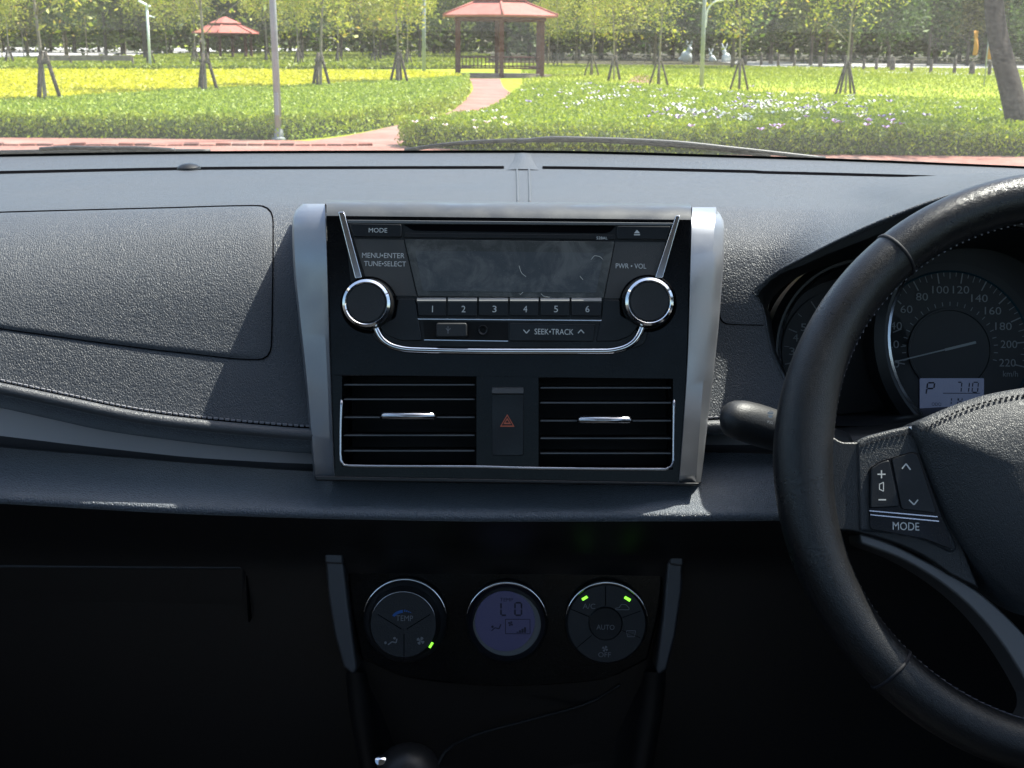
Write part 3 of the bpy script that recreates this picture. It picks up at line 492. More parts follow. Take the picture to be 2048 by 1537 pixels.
# ================================================================== RADIO
rad = root('car_radio', FP.pt(1016, 690, 0), 'factory car radio with CD slot, two round knobs and six numbered buttons', 'radio')
slab('faceplate', rpoly([(690, 440), (1348, 446), (1318, 560), (1290, 690), (1262, 698), (772, 694), (748, 680), (700, 560)], 14), FP, -.002, .0012, M['satin'], rad, bevel=.0006)
slab('top_bar', [(694, 440), (1346, 446), (1345, 452), (696, 447)], FP, 0, .0026, plain('bar_grey', (.16, .165, .17), .28, .5), rad, bevel=.0005)
slab('disc_slot', rpoly([(806, 449), (1232, 452), (1220, 465), (1208, 467), (836, 462), (824, 460)], 4), FP, 0, .0016, M['groove'], rad)
slab('slot_lip', [(808, 466), (1230, 470), (1230, 480), (808, 476)], FP, 0, .0022, M['satin'], rad, bevel=.0006)
b_ = slab('mode_button', rpoly([(698, 447), (803, 449), (803, 475), (707, 474)], 4), FP, 0, .0032, M['button'], rad, bevel=.0008); text('lettering', 'MODE', 756, 461, 9, FP, .0034, M['print'], b_, 37)
b_ = slab('eject_button', rpoly([(1234, 452), (1342, 453), (1333, 480), (1234, 479)], 4), FP, 0, .0032, M['button'], rad, bevel=.0008); mark('eject_symbol', [[(1274, 460), (1280, 467), (1268, 467)], [(1268, 469), (1280, 469), (1280, 471), (1268, 471)]], FP, .0034, M['print'], b_)
text('lettering', '528AL', 1204, 476.5, 5.5, FP, .0024, M['print'], rad, 22)
dsp = slab('display', rpoly([(809, 479), (1229, 484), (1207, 597), (836, 593)], 3), FP, 0, .0024, M['screen'], rad, bevel=.0004); slab('lcd_pane', rpoly([(830, 502), (1208, 506), (1192, 586), (846, 582)], 4), FP, .002, .0027, M['lcd'], dsp)
for fb in ([(1038, 532), (1043, 546), (1052, 554)], [(1182, 520), (1190, 512), (1200, 514), (1206, 520)], [(1082, 588), (1090, 594), (1100, 595)], [(1160, 553), (1166, 560)], [(1040, 590), (1046, 585)]): tube('lint_fibre', [FP.pt(x, y, .0031) for x, y in spline(fb, 10)], .00016, M['white_fl'], dsp, n=4)
sp_l = slab('mesh_panel', [(708, 478), (807, 480), (833, 592), (742, 591)], FP, 0, .0018, M['mesh'], rad); text('lettering', 'MENU•ENTER', 766.5, 511.5, 10, FP, .002, M['print'], sp_l, 85); text('lettering', 'TUNE•SELECT', 770, 528, 10, FP, .002, M['print'], sp_l, 84)
sp_r = slab('mesh_panel', [(1231, 484), (1331, 485), (1300, 597), (1209, 597)], FP, 0, .0018, M['mesh'], rad); text('lettering', 'PWR • VOL', 1262, 532.5, 10, FP, .002, M['print'], sp_r, 61)
for pts, lab in (([(676, 424), (688, 424), (724, 556), (710, 558)], 'l'), ([(1352, 431), (1361, 432), (1326, 557), (1310, 556)], 'r')): slab('chrome_bar', rpoly(pts, 3), FP, -.004, .005, M['chrome'], rad, bevel=.0015)
tube('chrome_sweep', [FP.pt(x, y, .002) for x, y in spline([(748, 640), (754, 662), (766, 681), (788, 694), (822, 700), (1018, 703), (1212, 703), (1246, 697), (1268, 684), (1281, 664), (1288, 642)], 70)], .0024, M['chrome'], rad, n=12)
K = (FP.pt(1015, 600) - FP.pt(1014, 600)).length
for cx_, cy_ in ((739, 610), (1295, 607)):
    c = FP.pt(cx_, cy_, 0); kb = lathe('knob', c, FP.n, [(50 * K, -.003), (50 * K, .006), (46 * K, .014), (44 * K, .0155)], M['black'], rad, n=48)
    lathe('knob_ring', c, FP.n, [(47 * K, .0125), (48.5 * K, .0145), (47 * K, .017), (42 * K, .0182), (39 * K, .0172), (38.5 * K, .015)], M['chrome'], kb, n=48, cap=False)
    lathe('knob_cap', c, FP.n, [(38.8 * K, .014), (38.8 * K, .0168), (36.5 * K, .0178), (20 * K, .0172), (2 * K, .017)], M['knob'], kb, n=48); lathe('knob_well', c, FP.n, [(58 * K, .0012), (55 * K, .0026), (51 * K, .001)], M['gloss'], rad, n=48, cap=False)
for k, (x0, x1) in enumerate(((834, 892), (896, 954), (958, 1016), (1020, 1077), (1081, 1139), (1143, 1203))):
    b_ = slab('preset_button', [(x0, 604), (x1, 604.5), (x1, 633), (x0 + (3 if k == 0 else 0), 632.5)], FP, 0, .0042, M['button'], rad, bevel=.0007)
    V, F = grid([[FP.pt(x0 + (x1 - x0) * u, y, h) for u in (0, 1)] for y, h in ((595.5, .0016), (597, .0036), (602, .0048), (605, .0043))]); mk('button_edge', V, F, plain('edge_lit', (.2, .2, .195), .3) if k == 0 else bpy.data.materials['edge_lit'], b_)  # light along each button's top bevel is painted in as a paler strip
    text('lettering', str(k + 1), (x0 + x1) / 2 + 2, 618.5, 13, FP, .0044, M['print'], b_, None if k == 0 else 8)
slab('blank_panel', rpoly([(796, 598), (831, 598), (836, 632), (845, 682), (800, 682), (770, 670), (757, 650), (790, 636)], 6), FP, 0, .003, M['button'], rad, bevel=.0008); slab('blank_panel', rpoly([(1206, 599), (1240, 600), (1242, 632), (1280, 648), (1262, 672), (1235, 683), (1192, 684), (1203, 634)], 6), FP, 0, .003, M['button'], rad, bevel=.0008)
slab('row_divider', [(834, 637), (1204, 640), (1203, 643), (836, 640)], FP, 0, .003, M['dchrome'], rad, bevel=.0003)
slab('socket_recess', [(846, 643), (1016, 645), (1016, 683), (850, 681)], FP, 0, .0015, M['deep'], rad); slab('recess_edge', [(848, 679.5), (1016, 682), (1016, 683.5), (848, 681)], FP, 0, .002, M['dchrome'], rad)
b_ = slab('socket_cover', rr(872, 646, 934, 675, 5), FP, 0, .007, M['knob'], rad, bevel=.0012); mark('usb_symbol', line_px([(896, 653), (896, 668)], 1.3) + line_px([(892, 657), (896, 662), (901, 657)], 1.2), FP, .0072, M['dprint'], b_)
jk = lathe('jack_socket', FP.pt(966, 661, .001), FP.n, [(10.5 * K, 0), (10.5 * K, .002), (9 * K, .0026), (6 * K, .002), (5.5 * K, -.0005), (.1 * K, -.0005)], M['satin'], rad, n=28)
b_ = slab('seek_button', [(1019, 646), (1191, 649), (1187, 684), (1019, 683)], FP, 0, .0036, M['button'], rad, bevel=.0008); text('lettering', 'SEEK•TRACK', 1108, 664, 11.5, FP, .0038, M['print'], b_, 78)
mark('arrow_symbol', line_px([(1047, 660), (1053, 667), (1059, 660)], 1.8), FP, .0038, M['print'], b_); mark('arrow_symbol', line_px([(1156, 667), (1162, 660), (1168, 667)], 1.8), FP, .0038, M['print'], b_)

# ================================================================== CLIMATE CONTROL
CP = Plane(at(1012, 1240, .925), Vector((0, -.97, .243))); KC = (CP.pt(1015, 1240) - CP.pt(1014, 1240)).length
cl = root('climate_panel', CP.pt(1012, 1350, -.03), 'black climate control panel with three round dials under the centre fascia', 'climate control')
slab('panel', spline([(692, 1072), (1330, 1076)], 10) + spline([(1330, 1076), (1322, 1200), (1296, 1320)], 10)[1:] + spline([(1296, 1320), (1200, 1362), (1010, 1374), (820, 1358), (722, 1318)], 20)[1:] + spline([(722, 1318), (700, 1200), (692, 1072)], 10)[1:-1], CP, -.03, 0, M['gloss'], cl, bevel=.002)
for out in ([(648, 1102), (685, 1103), (688, 1131), (697, 1210), (714, 1340), (706, 1352), (686, 1335), (668, 1270), (655, 1190)], [(1338, 1105), (1367, 1107), (1365, 1180), (1352, 1270), (1334, 1340), (1318, 1352), (1312, 1340), (1326, 1230), (1334, 1131)]):
    slab('side_trim', out, CP, -.03, .010, M['csilver'], cl, bevel=.0025)
    (x0, y0), (x1, y1) = out[0], out[1]; slab('trim_cap', [(x0, y0 - 1), (x1, y1 - 1), (x1 + 1, y1 + 27), (x0 + 1, y0 + 26)], CP, -.03, .0135, M['csilver'], cl, bevel=.002)
def arc_ring(name, cx_, cy_, r0, r1, h, a0, a1, mat, par): tube(name, [CP.pt(cx_, cy_, 0) + CP.n * h + (CP.u * math.cos(R(a)) + CP.v * math.sin(R(a))) * (r0 + r1) / 2 * KC for a in np.linspace(a0, a1, 40)], [(r1 - r0) * .5 * KC * max(.25, math.sin(math.pi * k / 39) ** .5) for k in range(40)], mat, par, n=10)
def fan_icon(cx_, cy_, r):
    o = []
    for k in range(4):
        a = 90 * k + 20; o.append([(cx_, cy_)] + [(cx_ + r * q * math.cos(R(a + t)), cy_ + r * q * math.sin(R(a + t))) for t, q in ((-20, .6), (-15, 1), (15, 1.05), (40, .9), (40, .5))])
    return o
def spoke_lines(cx_, cy_, r0, r1, angs, w=1.4): return [q for a in angs for q in line_px([(cx_ + r0 * math.cos(R(a)), cy_ + r0 * math.sin(R(a))), (cx_ + r1 * math.cos(R(a)), cy_ + r1 * math.sin(R(a)))], w)]
# temperature dial
c = CP.pt(812, 1240, 0); d1 = lathe('temperature_dial', c, CP.n, [(84 * KC, -.004), (84 * KC, .004), (80 * KC, .007), (72 * KC, .0095), (66 * KC, .018), (64 * KC, .0195), (1 * KC, .0195)], M['knob'], cl, n=56); arc_ring('chrome_arc', 812, 1240, 81, 87, .0075, 12, 168, M['chrome'], d1)
arc_ring('face_edge', 812, 1240, 63, 66, .0188, 10, 170, M['dchrome'], d1)
hf = .0197; text('lettering', 'TEMP', 809, 1237, 11, CP, hf, M['dprint'], d1, 34); mark('dial_gaps', spoke_lines(808, 1262, 6, 62, (90, 212, 328), 1.6), CP, hf, M['groove'], d1)
mark('cold_scale', [ell(809, 1240, 27, 20, 10, 205, 262) + ell(809, 1240, 22, 14, 10, 205, 262)[::-1]] + [ell(809, 1240, 27, 20 - k, 3, 268 + 9 * k, 274 + 9 * k) + ell(809, 1240, 23, 16, 3, 268 + 9 * k, 274 + 9 * k)[::-1] for k in range(4)], CP, hf, M['blue'], d1)
mark('fan_symbol', fan_icon(841, 1282, 8), CP, hf, M['dprint'], d1); mark('airflow_symbol', [ell(771, 1286, 2.5, 3, 8), ell(789, 1277, 3, 2.5, 8)] + line_px([(776, 1290), (784, 1284), (792, 1286), (794, 1278)], 2.4), CP, hf, M['dprint'], d1)
slab('indicator_light', [(863, 1285), (867, 1287), (861, 1297), (857, 1295)], CP, hf - .0005, hf + .0004, M['led'], d1)
# display dial
d2 = lathe('climate_display', CP.pt(1014, 1243, 0), CP.n, [(82 * KC, -.004), (82 * KC, .005), (76 * KC, .0075), (70 * KC, .005), (68 * KC, .001), (1 * KC, .001)], M['satin'], cl, n=56); arc_ring('chrome_arc', 1014, 1243, 78, 84, .0085, 12, 168, M['chrome'], d2)
fanlcd = slab('lcd_rim', ell(1014, 1252, 68, 68, 40), CP, 0, .0018, M['cpale'], d2); slab('lcd_pane', ell(1010, 1243, 60, 60, 40), CP, .001, .0024, M['clcd'], d2)
hl = .0027
def seg7(x, y, w_, h_, on, t=3.2, sk=0.0):
    q = {'a': [(x, y), (x + w_, y)], 'g': [(x, y + h_ / 2), (x + w_, y + h_ / 2)], 'd': [(x, y + h_), (x + w_, y + h_)], 'f': [(x, y), (x, y + h_ / 2)], 'b': [(x + w_, y), (x + w_, y + h_ / 2)], 'e': [(x, y + h_ / 2), (x, y + h_)], 'c': [(x + w_, y + h_ / 2), (x + w_, y + h_)]}; o = []
    for s_ in on:
        (xa, ya), (xb_, yb) = q[s_]; d = Vector((xb_ - xa, yb - ya)).normalized() * 1.2; pl_ = line_px([(xa + d.x, ya + d.y), (xb_ - d.x, yb - d.y)], t)[0]; o.append([(px - sk * (py - y - h_), py) for px, py in pl_])
    return o
mark('lcd_digits', seg7(1002, 1206, 11, 25, 'fed') + seg7(1030, 1206, 13, 25, 'abcdef'), CP, hl, M['lcdink'], d2); text('lettering', 'TEMP', 1013, 1200, 7, CP, hl, M['lcdink'], d2, 26)
mark('fan_bars', [[(1033 + 5 * k, 1266 - 2 - 3 * k), (1037 + 5 * k, 1266 - 2 - 3 * k), (1037 + 5 * k, 1266), (1033 + 5 * k, 1266)] for k in range(4)] + [q for q in line_px([(1011, 1239), (1060, 1239), (1060, 1268), (1011, 1268), (1011, 1239)], 1.3)] + fan_icon(1021, 1248, 5) + line_px([(983, 1262), (990, 1256), (998, 1258), (1002, 1249)], 2) + [ell(985, 1254, 2.4)], CP, hl, M['lcdink'], d2)
# mode dial
d3 = lathe('mode_dial', CP.pt(1212, 1243, 0), CP.n, [(82 * KC, -.004), (82 * KC, .005), (79 * KC, .0085), (76 * KC, .0095), (1 * KC, .0095)], M['knob'], cl, n=56); arc_ring('chrome_arc', 1212, 1243, 79, 85, .0105, 12, 168, M['chrome'], d3)
lathe('auto_button', CP.pt(1211, 1247, .009), CP.n, [(34 * KC, 0), (33 * KC, .002), (31 * KC, .0026), (1 * KC, .0024)], M['button'], d3, n=36); hf = .0098
text('lettering', 'AUTO', 1211, 1255, 10, CP, .0119, M['dprint'], d3, 36); text('lettering', 'A/C', 1178, 1213, 10.5, CP, hf, M['dprint'], d3, 25); text('lettering', 'OFF', 1209, 1310, 10, CP, hf, M['dprint'], d3, 25)
mark('fan_symbol', fan_icon(1210, 1298, 6), CP, hf, M['dprint'], d3); mark('dial_gaps', spoke_lines(1211, 1248, 36, 75, (22, 140, 203, 270, 340), 1.5), CP, hf, M['groove'], d3)
mark('recirculation_symbol', line_px([(1231, 1217), (1238, 1216), (1243, 1209), (1252, 1210), (1258, 1216), (1258, 1220), (1232, 1220), (1231, 1217)], 1.3), CP, hf, M['dprint'], d3); mark('demist_symbol', line_px([(1253, 1262), (1271, 1262), (1269, 1274), (1255, 1274), (1253, 1262)], 1.3) + [q for k in range(3) for q in line_px([(1258 + 4 * k, 1264), (1258 + 4 * k, 1272)], 1)], CP, hf, M['dprint'], d3)
for out in ([(1163, 1198), (1173, 1192), (1176, 1196), (1166, 1202)], [(1251, 1193), (1262, 1199), (1259, 1204), (1248, 1197)]): slab('indicator_light', out, CP, hf - .001, hf + .0004, M['led'], d3)

# lower console below the climate panel
co = root('lower_console', at(1010, 1600, .9), 'dark lower console with an open tray below the climate panel', 'console')
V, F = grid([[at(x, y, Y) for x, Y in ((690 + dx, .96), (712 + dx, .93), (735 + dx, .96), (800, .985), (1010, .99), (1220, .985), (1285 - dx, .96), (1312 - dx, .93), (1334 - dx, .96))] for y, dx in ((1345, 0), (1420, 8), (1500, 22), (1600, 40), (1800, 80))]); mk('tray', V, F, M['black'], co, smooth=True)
cb = tube('charging_cable', [at(x, y, Y) for x, y, Y in spline([(870, 1545, .9), (890, 1505, .91), (940, 1475, .93), (1060, 1440, .95), (1180, 1405, .965), (1240, 1370, .96)], 40)], .0016, M['rubber']); prop(cb, 'thin black cable trailing through the dark lower console', 'cable')
gl_ = root('gear_lever', at(830, 1640, .86), 'black gear lever with dark knob low in the unlit console', 'gear lever')
lathe('lever_knob', at(818, 1560, .86), (0, -.3, .95), [(.004, -.05), (.012, -.045), (.02, -.02), (.024, .0), (.022, .016), (.012, .026), (.001, .028)], M['black'], gl_, n=24); tube('lever_stem', [at(820, 1620, .86), at(835, 1800, .86)], .008, M['black'], gl_)
lathe('chrome_glint', at(762, 1525, .855), (0, -.6, .8), [(.0035, -.012), (.0045, 0), (.004, .004), (.001, .005)], M['chrome'], gl_, n=16)  # chrome dome added to stand for a bright glint low in the console

# ================================================================== INSTRUMENT CLUSTER
GP = Plane(at(1893, 700, 1.06), Vector((0, -.956, .292))); KG = (GP.pt(1894, 700) - GP.pt(1893, 700)).length
ic = root('instrument_cluster', GP.pt(1893, 900), 'dark instrument cluster with round speedometer and tachometer behind the steering wheel', 'instrument cluster')
slab('back_plate', rpoly([(1530, 680), (1540, 590), (1590, 540), (1690, 500), (1800, 465), (1900, 430), (2000, 408), (2400, 410), (2560, 480), (2560, 960), (1640, 960)], 30), GP, -.02, -.004, M['cluster'], ic)
def bezel(cx_, cy_, rpx, depth, n0, a0=0, a1=360): # tube round a dial, open to the driver
    q = Plane(GP.p + GP.n * depth, GP.n); kk = (q.pt(cx_ + 1, cy_) - q.pt(cx_, cy_)).length; c = q.pt(cx_, cy_); r = rpx * kk
    o = lathe(n0, c, GP.n, [(r * 1.14, -.03), (r * 1.13, -.004), (r * 1.05, .001), (r, 0), (r * .97, -.012), (r * .93, -depth + .001)], M['black'], ic, n=72, cap=False, a0=a0, a1=a1); lathe('bezel_ring', c, GP.n, [(r * .985, .0), (r * 1.0, .0018), (r * 1.02, .0008)], M['dchrome'], o, n=72, cap=False, a0=a0, a1=a1); return o
sx, sy = 1900, 700
bezel(2003, 676, 224, .07, 'speedometer_bezel'); sp = lathe('speedometer', GP.pt(sx, sy, -.003), GP.n, [(176 * KG, 0), (176 * KG, .002), (1 * KG, .002)], M['dial'], ic, n=64)
lathe('blue_ring', GP.pt(sx, sy), GP.n, [(161 * KG, -.0004), (160 * KG, .0008), (157 * KG, -.0004)], M['bluering'], sp, n=64, cap=False); lathe('inner_ring', GP.pt(sx, sy), GP.n, [(85 * KG, -.0004), (84 * KG, .001), (80 * KG, .001), (79 * KG, 0), (1 * KG, 0)], M['cluster'], sp, n=64, cap=False)
ang = lambda v: 193 - (v / 220) * 206            # km/h -> angle, measured counter-clockwise from the right
tk = []
for v in range(0, 221, 5):
    a = ang(v); r0 = 134 if v % 20 == 0 else (142 if v % 10 == 0 else 147); r1 = 155; wd = 2.4 if v % 20 == 0 else 1.3
    tk += line_px([(sx + r0 * math.cos(R(a)), sy - r0 * math.sin(R(a))), (sx + r1 * math.cos(R(a)), sy - r1 * math.sin(R(a)))], wd)
for v in range(0, 221, 10):
    a = ang(v); tk += line_px([(sx + 88 * math.cos(R(a)), sy - 88 * math.sin(R(a))), (sx + 96 * math.cos(R(a)), sy - 96 * math.sin(R(a)))], 1.5)
mark('scale_ticks', tk, GP, .0004, M['gprint'], sp)
for v, x, y in ((0, 1793, 728), (20, 1786, 689), (40, 1792, 652), (60, 1813, 619), (80, 1844, 594), (100, 1881, 580), (120, 1922, 580), (140, 1959, 597), (160, 1986, 622), (180, 2007, 653), (200, 2018, 689), (220, 2015, 726)):
    text('numeral', str(v), x, y, 15.5, GP, .0005, M['gprint'], sp, {1: 11, 2: 24, 3: 33}[len(str(v))])
text('lettering', 'km/h', 2021, 748, 12, GP, .0005, M['gprint'], sp, 30)
mark('needle', line_px([(1790, 724), (1893, 699)], 2.6) + line_px([(1890, 700), (1952, 685)], 5), GP, .004, M['needle'], sp)
lc = slab('trip_display', rr(1840, 757, 1968, 832, 2), GP, .0002, .0012, M['glcd'], sp)
mark('lcd_digits', seg7(1913, 765, 9, 20, 'abc', 2.2, .1) + seg7(1929, 765, 8, 20, 'bc', 2.2, .1) + seg7(1944, 765, 11, 20, 'abcdef', 2.2, .1) + seg7(1852, 766, 14, 23, 'abgfe', 3, .15) + line_px([(1886, 787), (1960, 787)], 1.4) + seg7(1896, 796, 6, 14, 'bc', 2, .1) + seg7(1908, 796, 7, 14, 'bc', 2, .1) + seg7(1916, 796, 7, 14, 'bcgf', 2, .1), GP, .0014, M['lcdink'], lc); text('lettering', 'ODO', 1873, 809, 7, GP, .0014, M['lcdink'], lc, 19)
bezel(1738, 702, 178, .06, 'tachometer_bezel', 75, 285); tx, ty = 1690, 705; th = lathe('tachometer', GP.pt(tx, ty, -.003), GP.n, [(128 * KG, 0), (128 * KG, .002), (1 * KG, .002)], M['dial'], ic, n=56)
tk = []
for k in range(0, 17):
    a = 225 - k * 270 / 16; r0, r1, wd = (104, 122, 2.2) if k % 2 == 0 else (112, 122, 1.3); tk += line_px([(tx + r0 * math.cos(R(a)), ty - r0 * math.sin(R(a))), (tx + r1 * math.cos(R(a)), ty - r1 * math.sin(R(a)))], wd)
mark('scale_ticks', tk, GP, .0004, M['gprint'], th)
for v, x, y in ((2, 1590, 735), (3, 1584, 703), (4, 1591, 676), (5, 1607, 655), (6, 1645, 628), (7, 1690, 620)): text('numeral', str(v), x, y, 15, GP, .0005, M['gprint'], th, 11)
# steering column cover
col = root('column_cover', at(2000, 1000, .98), 'black steering column cover behind the wheel hub', 'column cover')
V, F = grid([[at(x, y - 26 * math.sin(math.pi * min(1, max(0, (x - 1600) / 1000))), Y) for x in np.linspace(1600, 2600, 24)] for y, Y in ((835, 1.04), (850, .96), (872, .90), (905, .89), (1000, .90), (1200, .93))]); mk('upper_shell', V, F, M['black'], col, smooth=True)
V, F = grid([[at(x, y, Y) for x in np.linspace(1660, 1850, 12)] for y, Y in ((832, .955), (842, .93), (852, .925))]); mk('gauge_lip', V, F, M['satin'], col, smooth=True)
# wiper stalk
stalk = root('wiper_stalk', at(1600, 890, .92), 'black wiper stalk pointing out from behind the steering wheel rim', 'stalk')
ax = [at(x, y, Y) for x, y, Y in spline([(1441, 838, .842), (1446, 838, .842), (1456, 839, .843), (1475, 840, .846), (1500, 846, .85), (1540, 858, .857), (1580, 869, .866), (1680, 892, .9)], 26)]
rp = pchip([0, .03, .07, .14, .3, .6, 1], [.003, .0085, .0115, .0133, .0142, .0135, .011]); tube('lever', ax, [rp(i / 25) for i in range(26)], M['knob'], stalk, n=24)
SP = Plane(at(1535, 842, .8345), Vector((-.25, -.93, .27))); SP.u = (at(1556, 850, .85) - at(1520, 842, .8425)).normalized(); SP.v = SP.n.cross(SP.u)
text('lettering', 'PULL', 1541, 845, 7.5, SP, 0, M['print'], stalk, 16); mark('wash_symbol', [ell(1541, 829, 6, 4, 12, 180, 360), [(1536, 831), (1546, 831), (1544, 836), (1538, 836)]] + line_px([(1535, 826), (1541, 822), (1548, 826)], 1.2), SP, 0, M['print'], stalk)

# ================================================================== STEERING WHEEL
TW = R(23); WN = Vector((0, -math.cos(TW), math.sin(TW))); WC = at(2165, 935, .765); WP = Plane(WC, WN); KW = (WP.pt(2166, 935) - WP.pt(2165, 935)).length
sw = root('steering_wheel', WC, 'black leather steering wheel with audio buttons on its spoke', 'steering wheel')
RW = .1715
def rim_pt(a, ph, extra=0.0):
    g = math.exp(-((((a - 178 + 180) % 360) - 180) / 24) ** 2) + math.exp(-((((a - 2 + 180) % 360) - 180) / 24) ** 2); er, eh = .0152 + .003 * g + extra, .0168 + .001 * g + extra
    rd = WP.u * math.cos(R(a)) + WP.v * math.sin(R(a)); return WC + rd * (RW - .0015 * g + er * math.cos(ph)) + WN * (eh * math.sin(ph))
V, F = grid([[rim_pt(a, 2 * math.pi * k / 26) for k in range(26)] for a in np.linspace(0, 360, 180)], True); rim = mk('rim', V, F, M['wheel'], sw, smooth=True)
for a in (130, 50, 226, 314):
    V, F = grid([[rim_pt(a + da, 2 * math.pi * k / 26, ex) for k in range(26)] for da, ex in ((-.45, -.0005), (-.3, .0008), (0, .0010), (.3, .0008), (.45, -.0005))], True); mk('rim_seam', V, F, M['dthread'], rim, smooth=True)
st = []
for a in np.arange(0, 360, 1.6):
    p = rim_pt(a, -math.pi * .93, .0002); q = rim_pt(a + .9, -math.pi * .99, .0002); st.append(box_vf((p + q) / 2, (q - p) / 2, WN * .0006, (p - WC).normalized() * .0006))
V, F = join_vf(st); prop(mk('rim_stitching', V, F, M['thread'], rim), kind='stuff')
mir = lambda pts: [(2 * 2165 - x, y) for x, y in pts]
hubL = [(2165, 766), (2110, 767), (2048, 776), (1980, 788), (1905, 812), (1852, 835), (1826, 850), (1826, 862), (1838, 890), (1856, 940), (1880, 1000), (1915, 1070), (1965, 1140), (2030, 1200), (2100, 1235), (2165, 1245)]
hub = spline(hubL, 60); hub = hub + mir(hub)[::-1][1:-1]
fan('airbag_cover', hub, lambda x, y, k: WP.pt(x, y, .012 + .020 * (1 - k ** 3)), M['airbag'], sw, rings=20, skirt=-WN * .05)
stl = spline([(1842, 862), (1905, 828), (1980, 803), (2048, 791), (2165, 784)], 60); V = []; st = []
for i in range(59):
    if i % 2 == 0: a, b = WP.pt(*stl[i], .0172), WP.pt(stl[i][0] * .2 + stl[i + 1][0] * .8, stl[i][1] * .2 + stl[i + 1][1] * .8, .0172); st.append(box_vf((a + b) / 2, (b - a) / 2, WN * .0008, WP.v * .0006))
V, F = join_vf(st); prop(mk('airbag_stitching', V, F, M['dthread'], sw), kind='stuff')
# spokes (left one shows), each with a core, a leather cap and a silver accent
for s in (0, 1):
    m_ = (lambda p: mir(p)) if s else (lambda p: p)
    core = spline([(1640, 858), (1664, 872), (1690, 884), (1720, 884), (1770, 868), (1832, 852)], 24) + [(1845, 900), (1880, 1000), (1930, 1100), (1960, 1180)] + spline([(1900, 1150), (1850, 1115), (1790, 1088), (1722, 1068), (1690, 1062), (1650, 1068), (1615, 1090)], 14)
    slab('spoke', m_(core), WP, -.03, .006, M['wheel'], sw, bevel=.006)
    cap = spline([(1716, 886), (1724, 877), (1764, 864), (1824, 850)], 14) + [(1834, 870), (1880, 1010), (1918, 1098), (1905, 1108)] + spline([(1905, 1108), (1850, 1082), (1790, 1068), (1720, 1064)], 8)[1:]
    cpo = slab('spoke_cover', m_(cap), WP, -.02, .0085, M['airbag'] if s == 0 else M['wheel'], sw, bevel=.003)
    sil = spline([(1719, 1066), (1760, 1078), (1850, 1120), (1950, 1178), (2048, 1268), (2080, 1310)], 26) + spline([(2070, 1400), (2040, 1345), (1980, 1258), (1900, 1180), (1800, 1118), (1722, 1088)], 26)
    slab('silver_accent', m_(sil), WP, -.03, .001, M['wsilver'], sw, bevel=.004)
low = [(2040, 1290), (2290, 1290), (2270, 1420), (2310, 1470), (2020, 1470), (2060, 1420)]; slab('lower_spoke', low, WP, -.03, -.006, M['wsilver'], sw, bevel=.004)
stl = spline([(1722, 893), (1764, 879), (1826, 866)], 21); st = []
for i in range(0, 20, 2): a, b = WP.pt(*stl[i], .0086), WP.pt(*stl[i + 1], .0086); st.append(box_vf((a + b) / 2, (b - a) / 2, WN * .0005, WP.v * .0006))
V, F = join_vf(st); prop(mk('spoke_stitching', V, F, M['dthread'], sw), kind='stuff')
bp_ = slab('switch_panel', rpoly([(1738, 938), (1762, 922), (1826, 903), (1838, 908), (1882, 1030), (1906, 1100), (1850, 1078), (1740, 1058)], 7), WP, 0, .0100, M['gloss'], sw, bevel=.0008)
b1 = slab('volume_rocker', rpoly([(1742, 938), (1762, 925), (1779, 920), (1799, 1014), (1741, 1017)], 6), WP, .004, .0118, M['button'], bp_, bevel=.0008); b2 = slab('track_rocker', rpoly([(1784, 918), (1824, 906), (1835, 911), (1872, 1026), (1804, 1018)], 6), WP, .004, .0118, M['button'], bp_, bevel=.0008)
mark('volume_symbols', line_px([(1755, 949), (1771, 949)], 2.4) + line_px([(1763, 941), (1763, 957)], 2.4) + line_px([(1759, 968), (1759, 980)], 1.6) + line_px([(1759, 969), (1767, 965), (1767, 983), (1759, 979)], 1.6) + line_px([(1757, 1000), (1772, 1000)], 2.6), WP, .0121, M['print'], b1)
mark('track_arrows', line_px([(1804, 938), (1812, 928), (1821, 940)], 2.6) + line_px([(1818, 1000), (1828, 1010), (1836, 1000)], 2.6), WP, .0121, M['print'], b2)
slab('chrome_line', [(1739, 1021), (1875, 1033), (1875, 1035), (1739, 1023)], WP, .006, .0112, M['dchrome'], bp_); slab('chrome_line', [(1741, 1029), (1878, 1042), (1878, 1044), (1741, 1031)], WP, .006, .0112, M['dchrome'], bp_)
text('lettering', 'MODE', 1812, 1053, 16, WP, .0102, M['print'], bp_, 53, rot=-1)
slab('chrome_tip', [(1816, 854), (1838, 850), (1840, 866), (1830, 870)], WP, .004, .009, M['chrome'], sw, bevel=.001)

# ================================================================== WIPERS (outside, on the glass)
GLP = Plane(base[13] + Vector((0, .02, .018)), (topc[13] - base[13]).cross(Vector((1, 0, 0))).normalized() * -1)
def wiper(lab, blade, arm, wd):
    wr = root('windscreen_wiper', GLP.pt(*blade[0]), lab, 'wiper', 'windscreen wipers')
    tube('blade', [GLP.pt(x, y) for x, y in spline(blade, 40)], wd, M['rubber'], wr, n=8); tube('arm', [GLP.pt(x, y, .008) for x, y in spline(arm, 30)], .0026, plain('wiper_metal', (.03, .03, .032), .5, .1) if 'wiper_metal' not in bpy.data.materials else bpy.data.materials['wiper_metal'], wr, n=8); return wr
wiper('black wiper parked across the middle of the windscreen in front of the steering wheel side', [(810, 301), (880, 291), (960, 284), (1060, 281), (1160, 281), (1300, 288), (1420, 297), (1540, 312)], [(1035, 284), (1110, 277), (1200, 279), (1340, 285), (1460, 297), (1560, 308), (1650, 318)], .0025)
wiper('black wiper lying low along the passenger end of the windscreen', [(-200, 312), (60, 305), (200, 303), (420, 304)], [(80, 299), (140, 296), (190, 297), (260, 297), (350, 301)], .0032)

